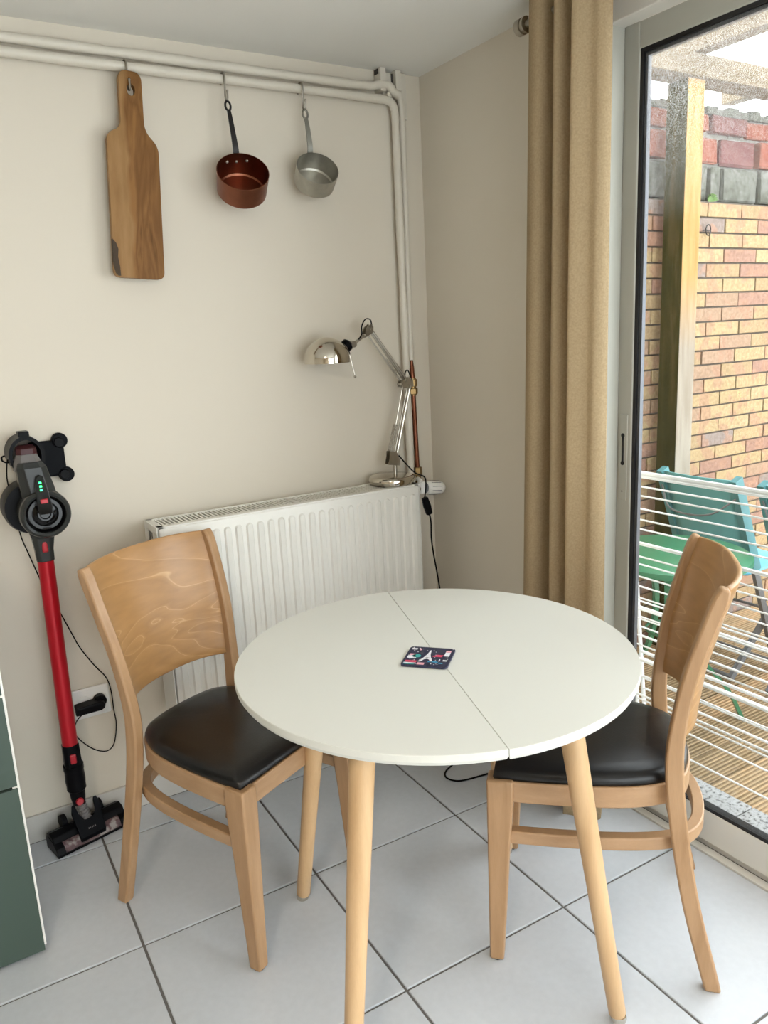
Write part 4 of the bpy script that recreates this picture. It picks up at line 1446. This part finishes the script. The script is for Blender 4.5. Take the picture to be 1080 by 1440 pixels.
# plan of the gathered cloth at the eyelets: (y, x offset from the rod)
plan = [(-0.618, .040), (-0.612, .010), (-0.640, -.022), (-0.668, -.042), (-0.692, -.034), (-0.703, .000), (-0.708, .040), (-0.722, .046), (-0.732, .010), (-0.742, -.030), (-0.757, -.046), (-0.770, -.026),
        (-0.778, .018), (-0.788, .044), (-0.797, .020), (-0.803, -.024), (-0.812, -.050), (-0.824, -.046), (-0.838, -.030), (-0.844, -.024), (-0.856, -.018), (-0.868, -.004), (-0.874, .010)]
pl = catmull([(a, b, 0) for a, b in plan], 5)
rows = [2.158, 2.12, 2.06, 1.98, 1.8, 1.5, 1.2, .9, .6, .3, .12, .015]
v, f_ = [], []
nc = len(pl)
for j, z in enumerate(rows):
    t = (2.158 - z) / 2.143
    spread = 1 + .30 * t
    for i, p in enumerate(pl):
        yy = -0.893 + (p.x + 0.893) * spread - .012 * t
        amp = 1 + .12 * t + .06 * math.sin(i * .31 + 3 * t)
        v.append((CX + .004 + p.y * amp * 1.02 + .006 * t * math.sin(i * .23), yy + .004 * math.sin(2.2 * t + i * .17), z + .003 * math.sin(i * .4) * (j == len(rows) - 1)))
for j in range(len(rows) - 1):
    for i in range(nc - 1):
        f_.append((j * nc + i, j * nc + i + 1, (j + 1) * nc + i + 1, (j + 1) * nc + i))
cl = MB().add(v, f_).build('cloth', 'curtain', cur, coff, smooth=True, angle=180)
sb_ = cl.modifiers.new('subsurf', 'SUBSURF')
sb_.levels = sb_.render_levels = 1
cl.modifiers.new('thickness', 'SOLIDIFY').thickness = .0016
for (yy, sgn) in ((-0.640, 1), (-0.703, -1), (-0.732, 1), (-0.775, -1), (-0.808, 1), (-0.858, -1)):
    MB().lathe([(.0165, -.0015), (.0235, -.0025), (.0240, 0), (.0235, .0025), (.0165, .0015)], (CX + .004, yy, 2.112), (sgn * .75, .66, 0), 28, closed_profile=True).build('eyelet', 'chrome_dull', cur, coff, smooth=True)

# ------------------------------------------------------------------ stick vacuum cleaner and its wall dock
dock = thing('vacuum_dock', 'black plastic wall dock behind the stick vacuum cleaner', 'wall dock', (-1.262, -0.012, 1.09))
do = (-1.262, -0.012, 1.09)
mb = MB().cbox((-1.300, -.018, 1.046), (-1.214, -.0006, 1.142), .004)
for (cx_, cz_) in ((-1.222, 1.140), (-1.216, 1.048)):
    mb.lathe([(.020, -.0006), (.020, .018), (.018, .020), (0, .020)], (cx_, 0, cz_), (0, -1, 0), 24)
mb.build('plate', 'plastic_soft', dock, do)
for (cx_, cz_) in ((-1.226, 1.136), (-1.222, 1.050)):
    MB().lathe([(.0135, .018), (.0135, .026), (.011, .029), (0, .029)], (cx_, 0, cz_), (0, -1, 0), 22).build('screw_cover', 'plastic_black', dock, do, smooth=True)
mb = MB()
arc = [(-1.316 + .040 * math.cos(a), -.06, 1.122 + .046 * math.sin(a)) for a in [R(-40 + 260 * k / 20) for k in range(21)]]
mb.sweep(arc, [[(-.046, -.005), (.046, -.005), (.046, .005), (-.046, .005)]] * len(arc), up=(0, 0, 1)) if False else None
oring = [(-1.316 + .043 * math.cos(R(-60 + 300 * k / 24)), 1.118 + .050 * math.sin(R(-60 + 300 * k / 24))) for k in range(25)]
iring = [(-1.316 + .034 * math.cos(R(-60 + 300 * k / 24)), 1.118 + .041 * math.sin(R(-60 + 300 * k / 24))) for k in range(25)]
poly = oring + iring[::-1]
nn_ = len(oring)
vs = [(x_, -.0006, z_) for x_, z_ in oring] + [(x_, -.0006, z_) for x_, z_ in iring] + [(x_, -.098, z_) for x_, z_ in oring] + [(x_, -.098, z_) for x_, z_ in iring]
fs = []
for k in range(nn_ - 1):
    fs += [(k, k + 1, 2 * nn_ + k + 1, 2 * nn_ + k), (nn_ + k + 1, nn_ + k, 3 * nn_ + k, 3 * nn_ + k + 1), (2 * nn_ + k, 2 * nn_ + k + 1, 3 * nn_ + k + 1, 3 * nn_ + k), (k + 1, k, nn_ + k, nn_ + k + 1)]
fs += [(0, nn_, 3 * nn_, 2 * nn_), (nn_ - 1, 2 * nn_ - 1, 4 * nn_ - 1, 3 * nn_ - 1)]
mb.add(vs, fs)
mb.cbox((-1.330, -.098, 1.166), (-1.304, -.060, 1.180), .002)
mb.build('cradle', 'plastic_black', dock, do)
MB().tube(catmull([(-1.352, -.070, 1.108), (-1.362, -.072, 1.104), (-1.372, -.072, 1.110), (-1.372, -.072, 1.119), (-1.365, -.072, 1.122)], 5), .0022, 8).build('cable_hook', 'plastic_black', dock, do, smooth=True)

VX, VY = -1.3105, -0.100
vc = thing('stick_vacuum', 'red and grey stick vacuum cleaner docked on the wall, green lights on', 'vacuum cleaner', (VX, VY, 0.0))
vo_ = (VX, VY, 0.0)
def oct_(cx_, cy_, z_, a_, b_, c_):
    """octagon section, half sizes a (x) and b (y), chamfer c"""
    return [(cx_ - a_ + c_, cy_ - b_, z_), (cx_ + a_ - c_, cy_ - b_, z_), (cx_ + a_, cy_ - b_ + c_, z_), (cx_ + a_, cy_ + b_ - c_, z_),
            (cx_ + a_ - c_, cy_ + b_, z_), (cx_ - a_ + c_, cy_ + b_, z_), (cx_ - a_, cy_ + b_ - c_, z_), (cx_ - a_, cy_ - b_ + c_, z_)]
def loft(secs):
    m_ = len(secs[0])
    v_, f2 = [], []
    for s_ in secs:
        v_ += s_
    for i in range(len(secs) - 1):
        for k in range(m_):
            l = (k + 1) % m_
            f2.append((i * m_ + k, i * m_ + l, (i + 1) * m_ + l, (i + 1) * m_ + k))
    f2 += [tuple(range(m_ - 1, -1, -1)), tuple((len(secs) - 1) * m_ + k for k in range(m_))]
    return MB().add(v_, f2)
# rear dust bin behind the ring
MB().lathe([(.066, .020), (.070, .0), (.070, -.05), (.064, -.055), (0, -.055)][::-1], (-1.322, -.085, 0.985), (0, -1, 0), 40).build('dust_bin', 'plastic_black', vc, vo_, smooth=True)
loft([oct_(-1.318, -.100, 1.112, .025, .020, .010), oct_(-1.3175, -.098, 1.138, .0235, .018, .010), oct_(-1.317, -.090, 1.146, .017, .012, .007)]).build('battery_tip', 'maroon', vc, vo_, smooth=True)
loft([oct_(-1.317, -.108, 1.085, .036, .030, .014), oct_(-1.319, -.106, 1.103, .032, .026, .013), oct_(-1.3195, -.102, 1.124, .024, .020, .010)]).build('battery_collar', 'vac_grey_light', vc, vo_)
loft([oct_(-1.304, -.114, 0.998, .043, .042, .020), oct_(-1.308, -.116, 1.04, .040, .040, .019), oct_(-1.3145, -.114, 1.092, .035, .034, .015), oct_(-1.3165, -.112, 1.106, .028, .028, .013)]).build('motor_body', 'vac_grey', vc, vo_, bevel=.002)
rc = Vector((-1.3015, -.118, .9755))
MB().lathe([(.0455, .048), (.048, .056), (.053, .059), (.058, .055), (.0610, .046), (.0610, -.01), (.052, -.02), (.0455, -.02)][::-1], rc, (0, -1, 0), 48, closed_profile=True).build('cyclone_ring', 'vac_grey', vc, vo_, smooth=True)
MB().lathe([(0, .036), (.012, .036), (.014, .041), (.018, .041), (.020, .036), (.029, .033), (.032, .040), (.040, .040), (.046, .050), (.046, -.012), (0, -.012)], rc, (0, -1, 0), 48).build('filter_cap', 'gloss_black', vc, vo_, smooth=True)
poly = [(-.016, .050), (-.018, .0), (-.016, -.012), (.016, -.012), (.018, .0), (.014, .050), (.009, .078), (.0, .083), (-.009, .078)]
dsx, dsz = -1.3035, .993
MB().prism([(dsx + a, dsz + b) for a, b in poly], lambda p: (p[0], -.140, p[1]), lambda p: (p[0] * .985 + dsx * .015, -.1920 + .26 * (p[1] - dsz) , p[1])).build('display', 'gloss_black', vc, vo_, bevel=.002)
for k in range(3):
    MB().cbox((-1.3085, -.1935 + .26 * (.065 - .009 * k), 1.0555 - .009 * k), (-1.3025, -.186 + .26 * (.065 - .009 * k), 1.0605 - .009 * k), .001).build('indicator_light', 'green_led', vc, vo_)
MB().cbox((-1.3125, -.1910, 1.0075), (-1.2945, -.178, 1.0185), .002).build('power_button', 'red_plastic', vc, vo_)
# neck below the ring
loft([oct_(VX, VY, .842, .0215, .0215, .010), oct_(VX, VY, .873, .0225, .0225, .010), oct_(VX + .001, VY - .004, .905, .027, .024, .011), oct_(VX + .002, VY - .010, .930, .034, .026, .012)]).build('neck', 'vac_grey', vc, vo_, bevel=.002)
MB().cbox((VX - .007, VY - .0265, .868), (VX + .008, VY - .018, .905), .004).build('release_button', 'red_plastic', vc, vo_)
MB().tube([(VX, VY, .845), (VX - .004, VY + .003, .585), (VX - .008, VY + .005, .312)], .0205, 24).build('tube', 'vac_red', vc, vo_, smooth=True)
lx, ly = VX - .008, VY + .005
loft([oct_(lx, ly, .246, .0225, .0225, .009), oct_(lx, ly, .313, .0215, .0215, .009)]).build('lower_connector', 'plastic_black', vc, vo_, bevel=.002)
MB().cbox((lx - .008, ly - .0265, .262), (lx + .008, ly - .018, .290), .003).build('release_button', 'red_plastic', vc, vo_)
MB().lathe([(.019, .168), (.026, .176), (.0255, .188), (.027, .205), (.0255, .232), (.027, .236), (.027, .250), (.022, .252)], (lx, ly, 0), (0, 0, 1), 28).build('swivel_collar', 'plastic_black', vc, vo_, smooth=True)
# floor head, turned a little
hc = Vector((-1.302, -.066, 0))
ha = math.atan2(.047, .203)
hx, hyv = Vector((math.cos(ha), math.sin(ha), 0)), Vector((math.sin(ha), -math.cos(ha), 0))   # along the head / to the front
def HP(a_, b_, z_):
    return hc + hx * a_ + hyv * b_ + Vector((0, 0, z_))
hb = Vector(vo_)
def hbox(a0, a1, b0, b1, z0, z1, c=.003):
    mb = MB().cbox((a0, b0, z0), (a1, b1, z1), c)
    mb.v = [HP(p.x, p.y, p.z) for p in mb.v]
    return mb
secp = [(-.038, .004), (-.040, .030), (-.030, .050), (-.008, .058), (.012, .052), (.022, .034), (.012, .030), (.0, .004)]
mb = MB().prism(secp, lambda p: HP(-.105, p[0], p[1]), lambda p: HP(.105, p[0], p[1]))
mb.build('head_housing', 'plastic_black', vc, vo_, bevel=.003)
secc = [(.004, .003), (.012, .031), (.020, .034), (.032, .026), (.040, .012), (.040, .003)]
MB().prism(secc, lambda p: HP(-.083, p[0], p[1]), lambda p: HP(.083, p[0], p[1])).build('brush_window', 'brush', vc, vo_)
hbox(-.106, .106, .038, .0435, .002, .008, .001).build('front_lip', 'plastic_black', vc, vo_)
sece = [(-.036, .004), (-.036, .030), (-.02, .045), (.012, .042), (.036, .026), (.0435, .010), (.043, .002)]
for sgn in (-1, 1):
    MB().prism(sece, lambda p: HP(sgn * .106, p[0], p[1]), lambda p: HP(sgn * .082, p[0], p[1])).build('end_cap', 'plastic_black', vc, vo_, bevel=.002)
# yoke with a U cut-out holding the swivel
up2 = [(-.037, -.010), (.037, -.010), (.041, .075), (.036, .092), (.027, .092), (.024, .062), (.015, .043), (0, .038), (-.015, .043), (-.024, .062), (-.027, .092), (-.036, .092), (-.041, .075)]
def yoke(p, d):
    return HP(p[0], .034 - p[1] * .42 + d * .3, .022 + p[1] * .86 + d)
yk = MB().prism(up2, lambda p: yoke(p, 0), lambda p: yoke(p, .014)).build('yoke', 'plastic_soft', vc, vo_, bevel=.002)
mk = MB()
for k, wd in enumerate((.003, .002, .003, .0015, .003)):
    a_ = -.010 + k * .0045
    mk.prism([(a_, .008 + (k % 2) * .001), (a_ + wd, .008), (a_ + wd, .012), (a_, .012)], lambda p: yoke(p, .0141), lambda p: yoke(p, .0145))
mk.build('maker_mark', 'vac_grey_light', vc, vo_)
for sgn in (-1, 1):
    mb = MB().cyl(HP(sgn * .046, -.036, .058), HP(sgn * .060, -.036, .058), .020, seg=20)
    mb.v = [v_ for v_ in mb.v]
    mb.build('wheel', 'plastic_black', vc, vo_, smooth=True)
def ribbed(a, b, r0, r1, n_):
    a, b = Vector(a), Vector(b)
    pr = []
    for k in range(n_ * 2 + 1):
        pr.append((r0 if k % 2 else r1, (b - a).length * k / (n_ * 2)))
    return MB().lathe(pr, a, b - a, 18)
sw0 = HP(.002, .006, .045)
ribbed(sw0, Vector((lx, ly, .150)), .0145, .0115, 9).build('hose', 'vac_grey_light', vc, vo_, smooth=False)
MB().tube([Vector((lx, ly, .176)), Vector((lx, ly - .004, .150)), Vector((lx, ly - .010, .130))], [.022, .0195, .016], 20).build('swivel', 'plastic_black', vc, vo_, smooth=True)
MB().lathe([(.0105, 0), (.0105, .006), (.008, .009), (0, .009)], Vector((lx, ly - .022, .146)), (0, -1, .2), 20).build('release_button', 'red_plastic', vc, vo_, smooth=True)

# wall socket, charger and lead
sk = thing('power_socket', 'white wall socket plate low on the wall beside the red vacuum tube', 'socket', (-1.232, 0, .378))
so = (-1.232, 0, .378)
MB().cbox((-1.284, -.010, .333), (-1.183, -.0005, .424), .004).build('plate', 'plastic_white', sk, so)
for cx_ in (-1.256, -1.211):
    MB().lathe([(.0185, .009), (.0215, .010), (.0215, .0125), (.0195, .0125)], (cx_, 0, .380), (0, -1, 0), 28).build('outlet', 'plastic_white', sk, so, smooth=True)
ch = thing('charger_plug', 'black charger plug in the white wall socket', 'charger', (-1.235, -.012, .38))
cho = (-1.235, -.012, .38)
pr_ = [(-.046, -.013), (-.046, .009), (.024, .014), (.034, .008), (.036, 0), (.034, -.008), (.024, -.013)]
MB().prism([(-1.238 + a, .378 + b) for a, b in pr_], lambda p: (p[0], -.0128, p[1]), lambda p: (p[0] - .003, -.055, p[1])).build('body', 'plastic_black', ch, cho, bevel=.004)
MB().lathe([(.018, .0128), (.018, .030), (.014, .034), (0, .034)], (-1.214, 0, .383), (0, -1, 0), 24).build('plug_face', 'plastic_black', ch, cho, smooth=True)
lead = catmull([(-1.262, -.050, .372), (-1.285, -.035, .345), (-1.292, -.014, .30), (-1.275, -.010, .265), (-1.250, -.010, .235), (-1.225, -.010, .218), (-1.205, -.010, .216), (-1.188, -.010, .235), (-1.176, -.010, .29), (-1.178, -.013, .34), (-1.178, -.014, .385), (-1.181, -.014, .42), (-1.190, -.013, .45), (-1.215, -.010, .490), (-1.245, -.010, .55), (-1.262, -.010, .60), (-1.285, -.010, .67), (-1.315, -.012, .75), (-1.338, -.014, .84), (-1.352, -.02, .90), (-1.356, -.03, .96), (-1.362, -.035, 1.01), (-1.366, -.05, 1.06), (-1.362, -.062, 1.10), (-1.358, -.068, 1.112)], 6)
MB().tube(lead, .0017, 7).build('lead', 'plastic_black', ch, cho, smooth=True)

# ------------------------------------------------------------------ dining table
TC = Vector((-.730, -1.033, 0))
TR, TZ = .398, .747
tb = thing('dining_table', 'round white table in two half leaves on four splayed beech legs', 'table', TC)
sd = math.atan2(-.781, -.259)      # direction of the seam
for sgn in (0, 1):
    n_ = 64
    gap = .0007
    pts = []
    for k in range(n_ + 1):
        a = sd + sgn * math.pi + math.pi * k / n_
        nx_, ny_ = math.cos(sd + sgn * math.pi + math.pi / 2), math.sin(sd + sgn * math.pi + math.pi / 2)
        pts.append((TR * math.cos(a) + nx_ * gap, TR * math.sin(a) + ny_ * gap))
    lo = shrink(pts, .004)
    m_ = len(pts)
    z1_ = TZ - (0 if sgn else .0012)
    up3 = shrink(pts, .0012)
    mb = MB().add([(x_, y_, z1_ - .0185) for x_, y_ in lo] + [(x_, y_, z1_ - .012) for x_, y_ in pts] + [(x_, y_, z1_ - .0012) for x_, y_ in pts] + [(x_, y_, z1_) for x_, y_ in up3],
                  [tuple(range(m_ - 1, -1, -1)), tuple(range(3 * m_, 4 * m_))] + [(q * m_ + k, q * m_ + (k + 1) % m_, (q + 1) * m_ + (k + 1) % m_, (q + 1) * m_ + k) for q in range(3) for k in range(m_)])
    mb.build('top_leaf', 'table_white', tb)
LC = Vector((.014, .026, 0))
ux, uy = Vector((math.cos(R(28.5 + 45)), math.sin(R(28.5 + 45)), 0)), Vector((-math.sin(R(28.5 + 45)), math.cos(R(28.5 + 45)), 0))
for k in range(4):
    a = R(28.5 + 90 * k)
    d = Vector((math.cos(a), math.sin(a), 0))
    foot, top = LC + d * .392, LC + d * .275 + Vector((0, 0, TZ - .022))
    ax_ = (top - foot)
    L_ = ax_.length
    leg = MB().lathe([(.0150, .016), (.0172, .020), (.0185, .2), (.0225, .5), (.0245, L_ - .01), (.0245, L_)], foot, ax_, 24).build('leg', 'beech_pale', tb, smooth=True)
    MB().lathe([(0, 0), (.010, 0), (.0148, .004), (.0160, .010), (.0145, .017), (0, .018)], foot, (0, 0, 1), 22).build('foot', 'chrome', leg, smooth=True)
fr_ = MB()
for (pa, pb) in ((-1, -1), (1, 1)):
    pass
q = [LC + (ux * sx + uy * sy) * .17 for sx, sy in ((-1, -1), (1, -1), (1, 1), (-1, 1))]
q2 = [LC + (ux * sx + uy * sy) * .15 for sx, sy in ((-1, -1), (1, -1), (1, 1), (-1, 1))]
fr_.ring_prism([(p.x, p.y) for p in q], [(p.x, p.y) for p in q2], TZ - .062, TZ - .0205)
fr_.build('apron', 'beech_rail', tb)

# ------------------------------------------------------------------ coaster
ct = thing('coaster', 'square navy coaster printed with the Eiffel Tower on the white table', 'coaster', (-.7585, -1.055, TZ), math.atan2(-.068, .062))
hw = .0465
def rsq(h_, r_):
    o_ = []
    for (sx, sy, a0) in ((1, 1, 0), (-1, 1, 90), (-1, -1, 180), (1, -1, 270)):
        for k in range(5):
            a = R(a0 + 90 * k / 4)
            o_.append((sx * (h_ - r_) + r_ * math.cos(a), sy * (h_ - r_) + r_ * math.sin(a)))
    return o_
MB().prism(rsq(hw, .008), lambda p: (p[0], p[1], .0004), lambda p: (p[0], p[1], .0044)).build('base', 'navy', ct, bevel=.0008)
def printed(polys, mat, nm):
    mb = MB()
    for p in polys:
        mb.prism(p, lambda q_: (q_[0], q_[1], .0043), lambda q_: (q_[0], q_[1], .0046))
    mb.build(nm, mat, ct)
def rect(x0, y0, x1, y1):
    return [(x0, y0), (x1, y0), (x1, y1), (x0, y1)]
printed([[(-.016, -.026), (-.011, -.026), (-.006, -.014), (-.001, -.011), (.004, -.014), (.009, -.026), (.014, -.026), (.007, -.008), (.002, .010), (-.0002, .030), (-.0022, .030), (-.0045, .010), (-.009, -.008)],
         [(-.0055, -.007), (-.0045, -.0035), (.0025, -.0035), (.0035, -.007)]], 'p_white', 'tower_print')
printed([rect(-.041, .030, -.030, .037), rect(-.041, -.012, -.026, .0), rect(-.042, -.037, -.018, -.033), rect(.030, .006, .040, .024), rect(.032, -.018, .040, -.012), rect(.024, -.020, .026, -.010)], 'p_white', 'white_print')
printed([[(-.024 + .009 * math.cos(t), .0 + .008 * math.sin(t)) for t in [2 * math.pi * k / 14 for k in range(14)]], rect(-.042, -.041, -.020, -.0385)], 'p_teal', 'teal_print')
printed([rect(-.041, -.031, -.018, -.023), [(.018 + .010 * math.cos(t), .001 + .007 * math.sin(t)) for t in [math.pi * k / 10 for k in range(11)]], rect(.014, .008, .030, .0105)], 'p_red', 'red_print')
printed([rect(-.015, -.040, -.001, -.031), rect(-.039, .001, -.027, .009), rect(.030, .025, .040, .033), rect(-.024, .028, -.021, .036)], 'p_pink', 'pink_print')
printed([[(.014 + .011 * math.cos(t), -.026 + .006 * math.sin(t)) for t in [math.pi * k / 10 for k in range(11)]], rect(.026, -.030, .034, -.026)], 'p_blue', 'blue_print')
dots = []
r5 = random.Random(11)
for k in range(46):
    a, b = r5.uniform(-.042, .042), r5.uniform(-.042, .042)
    w_ = r5.uniform(.0006, .0012)
    dots.append(rect(a - w_, b - w_, a + w_, b + w_))
mb = MB()
for p in dots:
    mb.prism(p, lambda q_: (q_[0], q_[1], .0043), lambda q_: (q_[0], q_[1], .00455))
db = mb.build('dots_print', 'p_white', ct)
db['kind'] = 'stuff'

# ------------------------------------------------------------------ dining chairs (two alike)
POST = [(-.004, 0.0), (.046, .2), (.074, .37), (.084, .48), (.083, .56), (.068, .68), (.040, .79), (.010, .886)]  # fwd, z
def post_x(z):
    return .196 - .026 * math.exp(-((z - .50) / .24) ** 2)     # the posts lean in a little at the seat
HALFD = [(0, .0165), (.28, .0175), (.485, .0180), (.62, .0145), (.80, .0135), (.90, .0155)]
def post_d(z):
    for a, b in zip(HALFD, HALFD[1:]):
        if z <= b[0]:
            return a[1] + (b[1] - a[1]) * max(0, z - a[0]) / (b[0] - a[0])
    return HALFD[-1][1]
def post_f(z):
    pts = [p for p in POST]
    for a, b in zip(pts, pts[1:]):
        if a[1] <= z <= b[1]:
            t = (z - a[1]) / (b[1] - a[1])
            return a[0] + (b[0] - a[0]) * t
    return pts[-1][0]
def dshape(inset, n_=26, front=.452):
    """seat outline: straight front, D-shaped back bulging behind the posts"""
    hw_ = .203 - inset
    o_ = [(-hw_, front - inset), (hw_, front - inset)]
    ctrl = [(hw_, front - inset, 0), (hw_ - .002, .34, 0), (.192 - inset, .22, 0), (.172 - inset, .135, 0), (.132 - inset * .8, .068 + inset * .6, 0), (.07, .042 + inset, 0), (0, .036 + inset, 0),
            (-.07, .042 + inset, 0), (-.132 + inset * .8, .068 + inset * .6, 0), (-.172 + inset, .135, 0), (-.192 + inset, .22, 0), (-hw_ + .002, .34, 0), (-hw_, front - inset, 0)]
    return [(p.x, p.y) for p in catmull(ctrl, 5)]
CH = {}
def chair_meshes():
    ob = []
    hold = bpy.data.objects.new('tmp', None)
    # rear posts
    for sx in (-1, 1):
        pts = catmull([(sx * post_x(z_), f_, z_) for f_, z_ in POST], 5)
        n_ = len(pts)
        secs = []
        for i in range(n_):
            z_ = pts[i].z
            d_ = post_d(z_)
            if i == n_ - 1:
                d_ *= .55
            elif i == n_ - 2:
                d_ *= .92
            w_ = .0135
            secs.append([(-w_, -d_), (w_, -d_), (w_, d_), (-w_, d_)])
        # cross axis fixed to the side direction
        v_, f2 = [], []
        for i, p in enumerate(pts):
            tg = (pts[min(i + 1, n_ - 1)] - pts[max(i - 1, 0)]).normalized()
            nr_ = Vector((1, 0, 0)).cross(tg).normalized()
            if i == 0:
                nr_ = Vector((0, -1, 0))
            for (a, b) in secs[i]:
                v_.append(p + Vector((a, 0, 0)) + nr_ * b)
        for i in range(n_ - 1):
            for k in range(4):
                l = (k + 1) % 4
                f2.append((i * 4 + k, i * 4 + l, (i + 1) * 4 + l, (i + 1) * 4 + k))
        f2 += [(3, 2, 1, 0), tuple((n_ - 1) * 4 + k for k in range(4))]
        ob.append(('rear_post', MB().add(v_, f2), 'beech', dict(bevel=.0045, smooth=True, angle=30)))
    # curved back panel
    v_, f2 = [], []
    nz, nx_ = 14, 34
    for j in range(nz + 1):
        t = j / nz
        z_ = .552 + (.884 - .552) * t
        for i in range(nx_ + 1):
            u_ = -1 + 2 * i / nx_
            bulge = .044 * (1 - abs(u_) ** 2.8)
            v_.append((u_ * (post_x(z_) - .008), post_f(z_) - .006 - bulge, z_ + .004 * (1 - u_ * u_)))
    f2 = [(j * (nx_ + 1) + i, j * (nx_ + 1) + i + 1, (j + 1) * (nx_ + 1) + i + 1, (j + 1) * (nx_ + 1) + i) for j in range(nz) for i in range(nx_)]
    ob.append(('backrest', MB().add(v_, f2), 'veneer', dict(smooth=True, angle=50, solid=.011)))
    # front legs
    for sx in (-1, 1):
        def sec(z_, wx, wy):
            xo, yo = sx * .209, .462
            return [(xo, yo, z_), (xo - sx * wx, yo, z_), (xo - sx * wx, yo - wy, z_), (xo, yo - wy, z_)]
        ob.append(('front_leg', loft([sec(.004, .030, .031), sec(.25, .039, .045), sec(.400, .045, .056), sec(.449, .045, .056)]), 'beech', dict(bevel=.004, smooth=True, angle=30)))
    # apron ring
    ob.append(('apron', MB().ring_prism(dshape(.0), dshape(.022), .398, .446), 'beech_rail', dict(smooth=True, angle=40, bevel=.003)))
    # cushion
    prof_ = [(.014, .440), (.006, .446), (.0035, .455), (.009, .466), (.022, .4735), (.050, .479), (.09, .4815)]
    rings = [[(x_, y_, z_) for x_, y_ in dshape(i_)] for i_, z_ in prof_[:6]]
    base = rings[-1]
    cx_, cy_ = 0, .235
    rings.append([(cx_ + (x_ - cx_) * .55, cy_ + (y_ - cy_) * .55, .4835) for x_, y_, z_ in base])
    rings.append([(cx_ + (x_ - cx_) * .15, cy_ + (y_ - cy_) * .15, .4845) for x_, y_, z_ in base])
    ob.append(('seat_cushion', loft(rings), 'leather', dict(smooth=True, angle=80)))
    # bentwood stretcher, a U running round behind the posts
    path = catmull([(.186, .430, .310), (.184, .30, .312), (.176, .18, .315), (.158, .100, .316), (.130, .052, .316), (.08, .024, .316), (0, .014, .316),
                    (-.08, .024, .316), (-.130, .052, .316), (-.158, .100, .316), (-.176, .18, .315), (-.184, .30, .312), (-.186, .430, .310)], 5)
    ob.append(('stretcher', MB().sweep(path, [[(-.0125, -.015), (.0125, -.015), (.0125, .015), (-.0125, .015)]] * len(path), up=(0, 0, 1)), 'beech_rail', dict(smooth=True, angle=40, bevel=.003)))
    # feet glides
    for (x_, y_) in ((-.196, -.008), (.196, -.008), (-.194, .447), (.194, .447)):
        ob.append(('glide', MB().cyl((x_, y_, 0.0), (x_, y_, .006), .011, seg=14), 'plastic_black', dict()))
    return ob
def make_chair(loc, rz, label):
    t = thing('dining_chair', label, 'chair', loc, rz, 'beech dining chairs at the round table')
    for (nm, mb, mat, kw) in chair_meshes():
        solid = kw.pop('solid', None)
        o_ = mb.build(nm, mat, t, **kw)
        if solid:
            md_ = o_.modifiers.new('thickness', 'SOLIDIFY')
            md_.thickness = solid
            md_.offset = 0
            b2 = o_.modifiers.new('bevel', 'BEVEL')
            b2.width = .004
            b2.segments = 2
            b2.limit_method = 'ANGLE'
            b2.angle_limit = R(50)
    return t
s1v, f1v = Vector((.9, .435, 0)), Vector((.435, -.9, 0))
o1v = Vector((-1.29, -.41, 0)) + s1v * .21
ch1 = make_chair(o1v, math.atan2(-.435, -.9), 'beech dining chair in front of the radiator, black seat, left of the table')
def copy_chair(root, loc, rz, label):
    c = root.copy()
    COL.objects.link(c)
    c.location = loc
    c.rotation_euler = (0, 0, rz)
    c['label'] = label
    for ch_ in list(root.children):
        k = ch_.copy()
        COL.objects.link(k)
        k.parent = c
    return c
s2v, f2v = Vector((.714, .700, 0)), Vector((-.7, .714, 0))
o2v = Vector((-.32, -1.413, 0)) + s2v * .21
copy_chair(ch1, o2v, math.atan2(.700, .714), 'beech dining chair beside the sliding glass door, right of the table')

# fitting for the added fill lamp, out of view behind the camera
cl_ = thing('added_ceiling_lamp', 'flat white ceiling lamp added out of view behind the camera', 'lamp', (-2.3, -2.6, H))
MB().lathe([(.23, -.0003), (.24, -.02), (.24, -.07), (.235, -.075), (.225, -.07), (.225, -.03), (0, -.03)], (0, 0, 0), (0, 0, 1), 40).build('shade', 'plastic_white', cl_, smooth=True)
